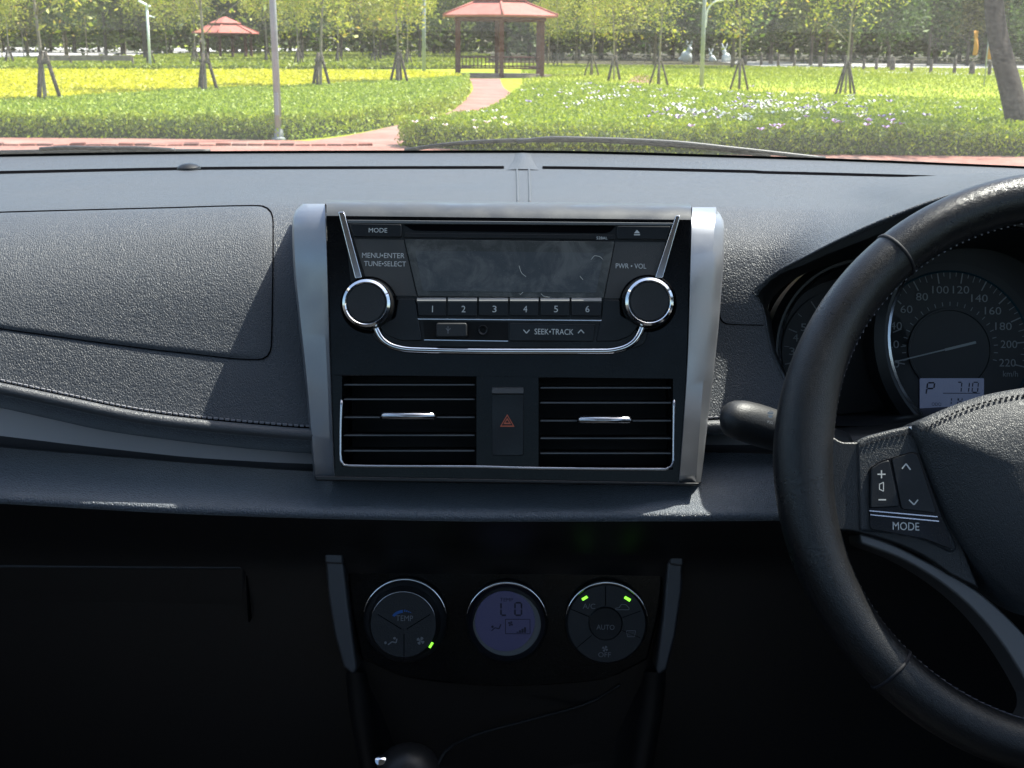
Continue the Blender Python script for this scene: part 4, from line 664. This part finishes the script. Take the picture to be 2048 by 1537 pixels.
# ================================================================== OUTDOORS: ground, paving, road
def sheet(name, pts, mat, z):
    V = [Vector((p.x, p.y, z)) for p in pts]; me_o = mk(name, V, [tuple(range(len(V)))], mat, org=(V[0].x, V[0].y, z)); return prop(me_o, kind='structure')
gx = np.linspace(-260, 260, 27); gy = np.linspace(-60, 460, 27); V, F = grid([[Vector((x, y, 0)) for x in gx] for y in gy]); prop(mk('ground', V, F, M['lawn'], org=(0, 0, 0)), kind='structure')
sheet('parking_bay', [Vector((-70, -30, 0)), Vector((70, -30, 0)), Vector((70, 12, 0)), Vector((-70, 12, 0))], M['asphalt'], .02)
sheet('paving', [Vector((-60, -12, 0)), Vector((60, -12, 0)), gnd(3400, 318), gnd(2048, 310), gnd(1400, 306), gnd(800, 292), gnd(600, 283), gnd(300, 279), gnd(-200, 276), Vector((-60, 21, 0))], M['paving'], .012)
pl_ = [(1000, 320), (905, 275), (830, 262), (800, 262)]
def ground_strip(name, left, right, mat, z):
    L = [gnd(*p) for p in left]; Q = [gnd(*p) for p in right]; L = [Vector(p) for p in spline(L, 40)]; Q = [Vector(p) for p in spline(Q, 40)]
    V, F = grid([[Vector((p.x, p.y, z)) for p in L], [Vector((p.x, p.y, z)) for p in Q]]); return prop(mk(name, V, F, mat), kind='structure')
ground_strip('path', [(560, 290), (700, 272), (790, 252), (860, 236), (905, 222), (930, 200), (945, 182), (944, 168), (938, 158)], [(1100, 330), (980, 292), (935, 262), (960, 240), (1000, 222), (1022, 205), (1024, 190), (1008, 176), (1000, 158)], M['paving'], .008)
ground_strip('path', [(1255, 166), (1262, 158), (1275, 152)], [(1310, 166), (1305, 158), (1296, 152)], M['paving'], .008)
fy = [Vector((-220, 104, 0)), Vector((-20, 104, 0)), Vector((0, 104, 0)), Vector((16, 90, 0)), Vector((60, 84, 0)), Vector((160, 84, 0)), Vector((200, 300, 0)), Vector((-220, 300, 0))]; sheet('forest_floor', fy, M['litter'], .004)
ground_strip('road', [(-1200, 126), (-200, 117), (0, 115), (250, 112), (420, 104), (700, 101)], [(-1200, 104), (-200, 97), (0, 96), (250, 96), (420, 97), (700, 97)], M['road'], .01)
ground_strip('road', [(1380, 116), (1480, 129), (1700, 145), (2048, 154), (2500, 170), (3200, 200)], [(1380, 115.5), (1480, 121), (1700, 126), (2048, 130), (2500, 138), (3200, 155)], M['road'], .01)

# ------------------------------------------------------------------ planted beds (nobody could count the plants): a low core and many leaves
def leaf_quads(C, size, up=.5, asp=.5):
    """one leaf (kite of 4 corners, folded a little) at each point of C"""
    n = len(C); d = rng.normal(size=(n, 3)); d[:, 2] = np.abs(d[:, 2]) * .6 + up; d /= np.linalg.norm(d, axis=1)[:, None]
    t = rng.normal(size=(n, 3)); s = np.cross(d, t); s /= np.linalg.norm(s, axis=1)[:, None] + 1e-9; sz = (size * rng.uniform(.6, 1.4, n))[:, None]
    b = np.cross(s, d); return np.stack([C - d * sz * .5, C + s * sz * asp * .5 + b * sz * .08, C + d * sz * .5, C - s * sz * asp * .5 + b * sz * .08], 1)
def inside(poly, X, Y):
    r = np.zeros(len(X), bool); n = len(poly)
    for i in range(n):
        x0, y0 = poly[i]; x1, y1 = poly[(i + 1) % n]; c = (y0 > Y) != (y1 > Y); r ^= c & (X < (x1 - x0) * (Y - y0) / (y1 - y0 + 1e-12) + x0)
    return r
def lump(X, Y, s): return .5 + .25 * np.sin(X * s + 1.3 * np.sin(Y * s * .7)) + .25 * np.sin(Y * s * 1.3 + X * s * .4 + 2)
def bed(name, px_poly, h, n, size, mat, core, near, extra=None, up=.55):
    G = [gnd(p[0], p[1], h * .92 if len(p) > 2 else 0) for p in px_poly]; G = spline(G + [G[0]], 140)[:-1]; P = [(p[0], p[1]) for p in G]; cx_ = sum(p[0] for p in P) / len(P); cyy = sum(p[1] for p in P) / len(P); A = np.array(P)
    # core: sides and a top with an uneven surface
    rws = [[Vector((x, y, 0)) for x, y in P]]
    for k, zz in ((.985, .5), (.95, .85)): rws.append([Vector((cx_ + (x - cx_) * (1 - (1 - k) * .4), cyy + (y - cyy) * (1 - (1 - k) * .4), h * zz * .82)) for x, y in P])
    for k in (.9, .7, .4): rws.append([Vector((cx_ + (x - cx_) * k, cyy + (y - cyy) * k, h * .8)) for x, y in P])
    V, F = grid(rws, True); F.append(tuple(range(len(V) - len(P), len(V)))); prop(mk(name + '_soil', V, F, core, smooth=True), kind='stuff')
    lo, hi = A.min(0), A.max(0); C = np.zeros((0, 3))
    while len(C) < n:     # density falls with distance, as the eye needs
        m = 4 * n; X = rng.uniform(lo[0], hi[0], m); Y = lo[1] + (hi[1] - lo[1]) * rng.random(m) ** near; ok = inside(P, X, Y) & (np.abs(X) < Y * .45 + 1.5); X, Y = X[ok], Y[ok]
        Z = h * (.74 + .3 * rng.random(len(X)) + .12 * (lump(X, Y, 2.2) - .5) + .1 * (lump(X, Y, 7) - .5)); C = np.r_[C, np.c_[X, Y, Z]]
    C = C[:n]
    m = int(n * .35); i = rng.integers(0, len(P), m); f = rng.random(m)[:, None]; E_ = A[i] * (1 - f) + A[(i + 1) % len(P)] * f; fr = E_[:, 1] < cyy + (hi[1] - lo[1]) * .25; E_ = E_[fr]
    zz = rng.random(len(E_)) ** .8 * h; rr_ = rng.normal(0, .05, (len(E_), 2)) * (h / .4); C = np.r_[C, np.c_[E_ + rr_, zz]]
    sz = size * np.clip(C[:, 1] / 25, .8, 4) ** .5; o = quads(name, leaf_quads(C, sz, up), mat); return prop(o, kind='stuff'), C, P
bed('green_ground_cover', [(-500, 277), (-200, 276), (0, 276), (300, 278), (560, 281), (660, 274), (770, 255), (860, 236), (905, 216), (932, 190), (938, 170), (926, 154, 1), (800, 162, 1), (640, 172, 1), (412, 181, 1), (200, 192, 1), (0, 203, 1), (-500, 222, 1)], .42, 100000, .072, M['leaf_green'], M['bed'], 1.0)
bed('gold_ground_cover', [(-500, 221, 1), (0, 202, 1), (200, 191, 1), (412, 180, 1), (640, 171, 1), (800, 161, 1), (922, 153, 1), (880, 147, 1), (700, 143, 1), (400, 142, 1), (0, 142, 1), (-500, 149, 1)], .42, 80000, .1, M['leaf_yellow'], M['ybed'], 1.0, up=.25)
bed('distant_ground_cover', [(-500, 150), (-100, 143), (200, 141), (500, 140), (800, 139), (935, 138), (935, 106, 1), (700, 104, 1), (420, 106, 1), (260, 113, 1), (-100, 119, 1), (-500, 125, 1)], .28, 30000, .17, M['leaf_far'], M['bed'], 1.0, up=.3)
_, CF, PF = bed('flower_bed', [(806, 290), (900, 300), (1024, 308), (1300, 312), (1600, 311), (2000, 314), (2600, 322), (2600, 225, 1), (2048, 205, 1), (1700, 195, 1), (1450, 185, 1), (1250, 172, 1), (1120, 166, 1), (1046, 172, 1), (1028, 192, 1), (990, 216, 1), (900, 234, 1), (826, 240, 1)], .45, 130000, .062, M['leaf_flower'], M['bed'], 1.0)
def flowers(name, poly, n, size, mat, h):
    G = [gnd(p[0], p[1] - 27, h) for p in poly]; P = [(p.x, p.y) for p in G]; A = np.array(P); lo, hi = A.min(0), A.max(0); out = []
    while len(out) < n:
        x, y = rng.uniform(lo[0], hi[0]), rng.uniform(lo[1], hi[1])
        if inside(P, np.array([x]), np.array([y]))[0] and rng.random() < lump(np.array([x]), np.array([y]), 1.7)[0] ** 1.5: out.append((x, y))
    Q = []
    for x, y in out:
        z = h + rng.uniform(-.05, .09); s_ = size * rng.uniform(.7, 1.35); a = rng.uniform(0, 6.28)
        for k in range(4):
            b_ = a + k * 1.57; d = np.array([math.cos(b_), math.sin(b_), .55]) * s_; e = np.array([-math.sin(b_), math.cos(b_), 0]) * s_ * .42; c = np.array([x, y, z]); Q.append([c, c + d * .6 + e, c + d, c + d * .6 - e])
    return prop(quads(name, np.array(Q), mat), kind='stuff')
flowers('white_flowers', [(1020, 236), (1300, 268), (1700, 275), (2000, 268), (2040, 240), (1500, 212), (1120, 194), (1040, 212)], 120, .072, M['white_fl'], .47)
flowers('white_flowers', [(1330, 258), (1480, 268), (1620, 268), (1600, 240), (1360, 234)], 62, .08, M['white_fl'], .47)
flowers('white_flowers', [(820, 280), (1000, 292), (1040, 262), (950, 252)], 14, .05, M['white_fl'], .47)
flowers('purple_flowers', [(1290, 262), (1400, 290), (1800, 290), (1900, 250), (1500, 225)], 70, .06, M['purple_fl'], .47)
flowers('purple_flowers', [(1030, 240), (1290, 262), (2000, 240), (1700, 215), (1120, 192)], 35, .06, M['purple_fl'], .47)
# grass tufts of the lawn
X = rng.uniform(-2, 32, 46000); Y = rng.uniform(34, 95, 46000); ok = (X > -.02 * Y + 0) & (X < Y * .45); C = np.c_[X[ok], Y[ok], np.full(ok.sum(), .03)]
prop(quads('grass', leaf_quads(C, .11 * np.clip(C[:, 1] / 45, 1, 3), 1.2, .3), M['leaf_far']), kind='stuff')

# ------------------------------------------------------------------ trees
def crown_pts(n, r, h, z0, clumps, hollow=.5):
    """leaf positions gathered in clumps inside an egg-shaped volume"""
    c = rng.normal(size=(clumps, 3)); c /= np.linalg.norm(c, axis=1)[:, None]; c *= rng.uniform(hollow, 1, clumps)[:, None]; c = c * [r, r, h / 2] + [0, 0, z0 + h / 2]
    i = rng.integers(0, clumps, n); return c[i] + rng.normal(size=(n, 3)) * [r * .17, r * .17, h * .075], c
GROVE_KINDS = []
def tree_mesh(kind):
    if kind == 'young':
        H = rng.uniform(5.0, 6.2); P, c = crown_pts(3000, 1.5, H - 1.6, 1.75, 40, .2); leaf = leaf_quads(P, rng.uniform(.07, .165, len(P)), .1, .45); lean = rng.uniform(-.25, .25); tr, mats = .035, ('pale_bark', 'leaf_young')
        trunk = [(0, 0, 0), (lean * .3, 0, H * .35), (lean, .05, H * .7), (lean * 1.2, 0, H)]; br = 9
    elif kind == 'grove':
        H = rng.uniform(9, 12); P, c = crown_pts(3600, 3.0, H - 1.9, 1.9, 52, .35); leaf = leaf_quads(P, rng.uniform(.22, .5, len(P)), .0, .5); lean = rng.uniform(-.3, .3); tr, mats = .12, ('bark', ('leaf_mid', 'leaf_olive', 'leaf_dark')[len(GROVE_KINDS) % 3]); GROVE_KINDS.append(1)
        trunk = [(0, 0, 0), (lean * .3, 0, H * .3), (lean, .1, H * .65), (lean, 0, H)]; br = 12
    else:
        H = rng.uniform(13, 17); P, c = crown_pts(5200, 5.0, H - .6, .6, 90, .3); leaf = leaf_quads(P, rng.uniform(.35, .85, len(P)), .0, .55); lean = rng.uniform(-.5, .5); tr, mats = .2, ('bark', 'leaf_forest')
        trunk = [(0, 0, 0), (lean * .3, 0, H * .3), (lean, .1, H * .6), (lean, 0, H * .95)]; br = 12
    return trunk, tr, c[:br], leaf, mats, H
def build_tree(name, kind, p, label, group):
    trunk, tr, cl_, leaf, mats, H = tree_mesh(kind); t = root(name, p, label, 'tree', group); T = spline(trunk, 12); ob = []
    trunk_o = tube('trunk', [Vector(p) + Vector(q) for q in T], [tr * (1.15 - .95 * i / 11) for i in range(12)], M[mats[0]], t, n=7)
    for c in cl_:     # limbs
        k = min(11, max(2, int(11 * (c[2] / H) * .8))); a = Vector(p) + Vector(T[k]); b = Vector(p) + Vector(c.tolist()); tube('branch', [a, a.lerp(b, .5) + Vector((0, 0, .1)), b], [tr * .4, tr * .28, tr * .1], M[mats[0]], trunk_o, n=5)
    quads('crown', leaf + np.array(p), M[mats[1]], t); return t
def place(src, p, rz, sc, label=None, tilt=0):
    c = copy_tree(src); c.location = p; c.rotation_euler = (tilt, 0, rz); c.scale = (sc, sc, sc)
    if label: c['label'] = label
    return c
def stake(p, k, label, hh=.78):
    s_ = root('tree_stake', p, label, 'tree stake', 'wooden stakes holding up the young trees'); n = 4 if k else 3; w_ = .36
    for i in range(n):
        a = i * 2 * math.pi / n + .4 + k; f = Vector(p) + Vector((math.cos(a) * w_, math.sin(a) * w_, -.03)); t_ = Vector(p) + Vector((math.cos(a) * .06, math.sin(a) * .06, hh)); tube('pole', [f, t_ + (t_ - f) * .06], .038, M['stake'], s_, n=6)
    lathe('tie_band', Vector(p) + Vector((0, 0, hh * .9)), (0, 0, 1), [(.11, -.04), (.12, 0), (.11, .04)], M['stake'], s_, n=10, cap=False); return s_
def bt(x, y): q = gnd(x, y, .42); q.z = 0; return q
YOUNG = [build_tree('young_tree', 'young', bt(92, 196), 'slim young tree leaning out of the gold bed nearest the left edge', 'young staked trees in the park')]
YOUNG += [build_tree('young_tree', 'young', bt(x, y) if x < 900 else gnd(x, y), l, 'young staked trees in the park') for x, y, l in ((412, 179, 'young tree with three stakes in the gold bed between solar lamp and lamp post'), (640, 171, 'young tree with stakes in the gold bed just beyond the lamp post'), (1478, 183, 'slim young tree with open stakes on the lawn behind the flower bed'))]
stake(bt(92, 196), 0, 'three wooden stakes around the leaning young tree at the end of the gold bed', 1.2)
for (x, y), l in zip(((412, 179), (640, 171), (1478, 183)), ('open wooden tripod in the gold bed below the far red pavilion roof', 'wooden stakes in the gold bed beside the large lamp post', 'open wooden tripod on the lawn right of the tall lamp pole')): stake(bt(x, y) if x < 900 else gnd(x, y), 0, l, 1.15 if x < 900 else .98)
spots = [(798, 163, 'young tree with stakes at the back end of the gold bed', 'wooden stakes at the far end of the gold bed near the red gazebo'), (1690, 193, 'thin young tree with stakes on the lawn near the road', 'dense stakes on the lawn farthest towards the dark leaning trunk'),
         (1317, 171, 'young tree with stakes beside the small side path', 'dense dark stakes beside the small side path'), (1228, 163, 'paler young tree of the pair right of the red gazebo', 'spread stakes of the right one of the pair beside the gazebo'), (1183, 152, 'darker young tree of the pair right of the red gazebo', 'bundled dark stakes of the left one of the pair beside the gazebo')]
for i, (x, y, l, l2) in enumerate(spots): q = bt(x, y) if x < 900 else gnd(x, y); place(YOUNG[i % 4], q, 1.1 + i * 1.9, .95 + .04 * (i % 3), l); stake(q, 1 + (i % 2), l2, 1.15 if x < 900 else .98)
far_l, far_s = 'small young tree standing in the far green bed', 'small wooden stakes around a tree in the far green bed'
for i, x in enumerate((535, 598, 677, 750, 815, 391, 1115, 1096, 300, 20)):
    p = gnd(x, 132 + (i * 5) % 7); place(YOUNG[(i + 1) % 4], p, i * 2.3, 1.05, far_l); stake(p, i % 2, far_s, 1.05)
fl = 'thin young tree beside the distant road'
for i, x in enumerate((5, 48, 130, 175, 215, 252, 335, 560, 690, 880, 1160, 1240, 1290)):
    place(YOUNG[i % 4], gnd(x, 117 - (i * 3) % 9 + (x > 900) * 8), i * 1.7, 1.25, fl)['group'] = 'young trees by the distant road'
GROVE = [build_tree('grove_tree', 'grove', gnd(x, y), 'bushy green tree in the grove behind the lawn', 'grove trees behind the lawn') for x, y in ((1540, 128), (1650, 128), (230, 101))]
DARK = GROVE[2]
for i, x in enumerate(np.linspace(-260, 2330, 34)):
    if 930 < x < 1000 or 365 < x < 545: continue
    Y = rng.uniform(88, 112); p = at(x, 90, Y); p.z = 0; place(GROVE[i % 3] if x < 1350 or i % 4 == 0 else DARK, p, i * 2.4, rng.uniform(.75, 1.15))
FOR = [build_tree('forest_tree', 'forest', Vector((x, 128, 0)), 'dark forest tree in the wood beyond the road', 'forest trees beyond the road') for x in (-30, 0, 28)]
for i, x in enumerate(np.linspace(-330, 2400, 58)):
    Y = rng.uniform(116, 165); p = at(x, 90, Y); p.z = 0; place(FOR[i % 3], p, i * 1.9, rng.uniform(.85, 1.2))
wd = []
for k in range(16000):
    Y = rng.uniform(172, 190); x = rng.uniform(-.46, .46) * Y; wd.append((x, Y, abs(rng.normal(0, 6)) + .4))
prop(quads('forest_undergrowth', leaf_quads(np.array(wd), rng.uniform(.7, 1.6, len(wd)), .0, .6), M['leaf_forest']), kind='stuff')
# the dark leaning trunk at the right
p = gnd(2046, 306); lt = root('leaning_tree', p, 'dark rough trunk leaning at the right end of the flower bed', 'tree')
TT = [gnd(2052, 306) - Vector((0, 0, .1))] + [at(x, y, p.y + d) for x, y, d in ((2036, 240, .1), (2022, 180, .25), (2004, 110, .4), (1992, 50, .6), (1986, -20, .8), (1975, -140, 1.0), (1960, -260, 1.2))]
tube('trunk', spline(TT, 30), [.19 - .0032 * i for i in range(30)], M['dbark'], lt, n=12)
C, _ = crown_pts(2600, 2.6, 3.6, 0, 60, .3); quads('crown', leaf_quads(C, rng.uniform(.12, .24, len(C)), 0, .45) + np.array(at(1975, -140, p.y + 1.0)) + np.array([.3, .6, .1]), M['leaf_mid'], lt)

# ------------------------------------------------------------------ lamp posts
def lamp_post(base_px, top_px, r, label, flange=True):
    b = gnd(*base_px); t_ = at(*top_px, b.y); d = (t_ - b).normalized(); lp = root('lamp_post', b, label, 'lamp post', 'lamp posts in the park'); Lh = 5.6
    tube('pole', [b, b + d * Lh * .35, b + d * Lh], [r * 1.08, r, r * .72], M['post'], lp, n=14)
    if flange:
        lathe('base_plate', b + Vector((0, 0, .02)), (0, 0, 1), [(r * 2.1, -.02), (r * 2.1, .015), (r * 1.5, .03), (r * 1.3, .14), (r * 1.1, .16)], M['post'], lp, n=16)
        V, F = box_vf(b + d * .55 - Vector((0, r * 1.02, 0)), Vector((r * .55, 0, 0)), Vector((0, .008, 0)), Vector((0, 0, .17))); mk('service_door', V, F, M['post'], lp, bevel=.006)
    top = b + d * Lh; ar = [top + Vector((.0 + .9 * u, 0, .35 * math.sin(u * 1.6))) for u in np.linspace(0, 1, 8)]; tube('arm', ar, .03, M['post'], lp); V, F = box_vf(ar[-1] + Vector((.2, 0, 0)), (.28, 0, 0), (0, .1, 0), (0, 0, .04)); mk('lamp_head', V, F, M['lamp_white'], lp, bevel=.02); return lp
lamp_post((558, 281), (545, 0), .052, 'thick grey lamp post standing in the front green bed'); lamp_post((848, 149), (848, 0), .085, 'pale slim lamp post left of the red gazebo', False); lamp_post((1403, 174), (1409, 0), .075, 'grey lamp pole on the lawn right of the gazebo', False)
p = gnd(1403, 174); hl_ = [at(1411, 55, p.y + .1), at(1413, 30, p.y + .1), at(1420, 12, p.y + .1), at(1436, 2, p.y + .1), at(1462, 0, p.y + .1)]; ca = root('curved_lamp', hl_[0], 'white curved lamp arm fixed to the pole right of the gazebo', 'lamp'); tube('arm', spline(hl_, 18), .035, M['lamp_white'], ca); V, F = box_vf(hl_[-1], (.16, 0, .0), (0, .08, 0), (0, 0, .03)); mk('lamp_head', V, F, M['lamp_white'], ca, bevel=.012)
def solar_lamp(base_px, Hpx, label, h0=0):
    b = gnd(*base_px); k = b.y / FPX; Ht = Hpx * k; sl = root('solar_lamp', b, label, 'solar lamp', 'solar lamps'); tube('pole', [b, b + Vector((0, 0, Ht))], 4.2 * k * .6, M['lamp_white'], sl, n=10)
    V, F = box_vf(b + Vector((-4 * k, 0, Ht + 2 * k)), Vector((10 * k, 0, -5 * k)), Vector((0, 8 * k, 0)), Vector((.6 * k, 0, 1.3 * k))); mk('solar_panel', V, F, M['lamp_white'], sl, bevel=.01); arm = [b + Vector((0, 0, Ht * .68)), b + Vector((1.5 * k, 0, Ht * .8)), b + Vector((5 * k, 0, Ht * .84)), b + Vector((9 * k, 0, Ht * .82))]; tube('arm', arm, 1.3 * k, M['lamp_white'], sl)
    V, F = box_vf(arm[-1], Vector((5 * k, 0, -1 * k)), Vector((0, 3 * k, 0)), Vector((0, 0, 1 * k))); mk('lamp_head', V, F, M['lamp_white'], sl, bevel=.01); return sl
solar_lamp((301, 140), 122, 'white solar lamp with tilted panel at the back of the gold bed'); solar_lamp((704, 108), 48, 'small far solar lamp with drooping arm beyond the far bed'); solar_lamp((1317, 120), 48, 'small far solar lamp right of the gazebo'); solar_lamp((1299, 118), 46, 'slim white post lamp beside the far solar lamp')

# ------------------------------------------------------------------ gazebos
def gazebo(c, r, eave, label, detail=True, n=6, rot=0.0):
    g = root('gazebo', c, label, 'gazebo'); ang_ = [rot + 2 * math.pi * k / n for k in range(n)]; V3 = lambda a, q, z: c + Vector((math.cos(a) * q, math.sin(a) * q, z)); k1 = r * 1.28
    for a0, a1 in zip(ang_, ang_[1:] + [ang_[0] + 2 * math.pi]):    # roof faces, one each
        lo = [V3(a0, k1, eave), V3(a1, k1, eave), V3(a1, r * .5, eave + .62), V3(a0, r * .5, eave + .62)]; V, F = slab_vf([p + Vector((0, 0, .07)) for p in lo], lo); mk('roof_panel', V, F, M['roof'], g)
        up_ = [V3(a0, r * .6, eave + .72), V3(a1, r * .6, eave + .72), V3(a1, .06, eave + 1.18), V3(a0, .06, eave + 1.18)]; V, F = slab_vf([p + Vector((0, 0, .06)) for p in up_], up_); mk('upper_roof_panel', V, F, M['roof'], g)
        tube('hip_rib', [V3(a0, k1, eave + .09), V3(a0, r * .5, eave + .71)], .05, M['roof'], g, n=6)
    tube('eave_beam', [V3(a, r * 1.0, eave - .1) for a in ang_], .09, M['gwood'], g, n=6, closed=True, smooth=False)
    for a in ang_: V, F = box_vf(V3(a, r * .95, (eave - .02) / 2), Vector((.1, 0, 0)), Vector((0, .1, 0)), Vector((0, 0, (eave - .02) / 2))); mk('post', V, F, M['gwood'], g, bevel=.012)
    lathe('plinth', c + Vector((0, 0, .0)), (0, 0, 1), [(r * 1.05, 0), (r * 1.05, .12), (.1, .125)], M['timber'], g, n=n, smooth=False)
    if detail:
        for i, (a0, a1) in enumerate(zip(ang_, ang_[1:] + [ang_[0] + 2 * math.pi])):
            am = (a0 + a1) / 2
            if math.sin(am) < -.8: continue                                  # the entrance faces the path
            p, q = V3(a0, r * .93, 0), V3(a1, r * .93, 0)
            for z in (.35, .85): tube('rail', [p + Vector((0, 0, z)), q + Vector((0, 0, z))], .04, M['gwood'], g, n=6)
            for t_ in np.linspace(.1, .9, 9): b = p.lerp(q, t_); V, F = box_vf(b + Vector((0, 0, .6)), (.022, 0, 0), (0, .022, 0), (0, 0, .25)); mk('baluster', V, F, M['gwood'], g)
            p, q = V3(a0, r * .78, .45), V3(a1, r * .78, .45); V, F = box_vf((p + q) / 2, (q - p) / 2 * .95, (V3(am, 1, 0) - c) * .17, (0, 0, .03)); mk('bench_seat', V, F, M['gwood'], g)
    return g
cg = gnd(998, 154); cg.z = 0; gazebo(cg, 2.28, 2.62, 'red roofed open gazebo with dark posts and railings at the end of the path', True, 6, R(95)); pt = at(453, 100, 100); pt.z = 0; gazebo(pt, 2.0, 1.98, 'distant red roofed gazebo half hidden by young trees', False, 6, R(30))

# ------------------------------------------------------------------ small far things
def rabbit(c, s_, label, flip=1):
    st = root('stone_statue', c, label, 'statue', 'white animal statues on the lawn'); parts = []
    def blob(o, rx, ry, rz):
        V, F = [], []; rws = [[c + Vector(o) * s_ + Vector((rx * math.sin(t) * math.cos(u), ry * math.sin(t) * math.sin(u), rz * math.cos(t))) * s_ for u in np.linspace(0, 2 * math.pi, 13)[:-1]] for t in np.linspace(.05, math.pi - .05, 8)]; return grid(rws, True)
    V, F = blob((0, 0, .42), .42, .34, .44); mk('body', V, F, M['statue'], st, smooth=True); V, F = blob((.22 * flip, 0, .95), .2, .2, .22); mk('head', V, F, M['statue'], st, smooth=True)
    for q in (-1, 1): tube('ear', [c + Vector((.2 * flip, .05 * q, 1.1)) * s_, c + Vector((.2 * flip + q * .18, .1 * q, 1.4)) * s_, c + Vector((.2 * flip + q * .26, .12 * q, 1.72)) * s_], [.07 * s_, .08 * s_, .02 * s_], M['statue'], st, n=6)
    V, F = blob((-.42 * flip, 0, .25), .16, .14, .14); mk('tail', V, F, M['statue'], st, smooth=True); tube('leg', [c + Vector((.3 * flip, 0, .5)) * s_, c + Vector((.36 * flip, 0, 0)) * s_], .08 * s_, M['statue'], st, n=6)
rabbit(gnd(1372, 126), 1.15, 'tallest pale stone animal statue with raised ears near the lamp pole'); rabbit(gnd(1424, 125), .7, 'smallest pale stone animal statue between two larger ones', -1); rabbit(gnd(1452, 125), .95, 'pale stone animal statue nearest the road end', -1)
p = at(1972, 132, 52); p.z = 0; bn = root('orange_banner', p, 'orange cloth banners on a thin pole by the far road', 'banner'); tube('pole', [p, p + Vector((0, 0, 2.4))], .025, M['post'], bn)
for x0, z0, w_, h_ in ((.0, 1.05, .2, 1.0), (-.55, 1.2, .16, .9)):
    V, F = grid([[p + Vector((x0 + u * w_ + .03 * math.sin(v * 5), .05 * math.sin(v * 6 + u * 4), z0 + h_ * v)) for u in np.linspace(0, 1, 5)] for v in np.linspace(0, 1, 9)]); o = mk('cloth', V, F, M['orange'], bn, smooth=True); m = o.modifiers.new('thickness', 'SOLIDIFY'); m.thickness = .006
p0, p1 = gnd(78, 139), gnd(265, 139); te = root('timber_edging', p0, 'low grey timber edging at the back of the gold bed', 'timber edging')
for k in range(2):
    for q in range(3):
        a, b = p0.lerp(p1, q / 3 + .004), p0.lerp(p1, (q + 1) / 3 - .004); V, F = box_vf((a + b) / 2 + Vector((0, 0, .5 + .14 * k)), (b - a) / 2, (0, .05, 0), (0, 0, .066)); mk('plank', V, F, M['timber'], te, bevel=.01)
for q in range(4): a = p0.lerp(p1, q / 3); V, F = box_vf(a + Vector((0, .08, .33)), (.05, 0, 0), (0, .05, 0), (0, 0, .33)); mk('post', V, F, M['timber'], te)
for i, x in enumerate((1490, 1522, 1556, 1588, 1640, 1690, 1727, 1752, 1784, 1822, 1861, 1908, 1943, 1978)):
    b = gnd(x, 130 + (x - 1490) * .045); bo = root('roadside_post', b, 'short dark post at the near edge of the pale road', 'post', 'dark posts along the far road'); tube('shaft', [b, b + Vector((0, 0, .62 + .1 * (i % 3)))], .1 if i % 4 else .16, M['stake'], bo, n=7); lathe('cap', b + Vector((0, 0, .62 + .1 * (i % 3))), (0, 0, 1), [(.12, 0), (.1, .05), (.02, .07)], M['stake'], bo, n=8)

# brick edging along the front of the paving
brick_mats = [mottled('edging_brick', c, tuple(v * 1.3 for v in c), 14) for c in ((.2, .08, .06), (.14, .07, .06), (.26, .13, .1))]
a, b = gnd(-260, 293), gnd(760, 293); be = root('brick_edging', a, 'row of worn dark red bricks edging the paving in front of the green bed', 'brick edging'); L_ = (b - a).length; nb = int(L_ / .23); d = (b - a).normalized(); side = Vector((-d.y, d.x, 0)); bm0 = None
for i in range(nb):
    c = a + d * (i + .5) * .23
    if bm0 is None or i < 3:
        V, F = box_vf(c, d * .104, side * .075, Vector((0, 0, .045))); bo = mk('brick', V, F, brick_mats[i % 3], be, bevel=.008, seg=1); src = (bm0 or []) + [bo]; bm0 = src
    else:
        o = bm0[i % 3].copy(); scn.collection.objects.link(o); o.location = c - ORG[be.name] + Vector((0, 0, rng.uniform(-.012, .008))); o.rotation_euler = (rng.uniform(-.03, .03), rng.uniform(-.03, .03), rng.uniform(-.05, .05))
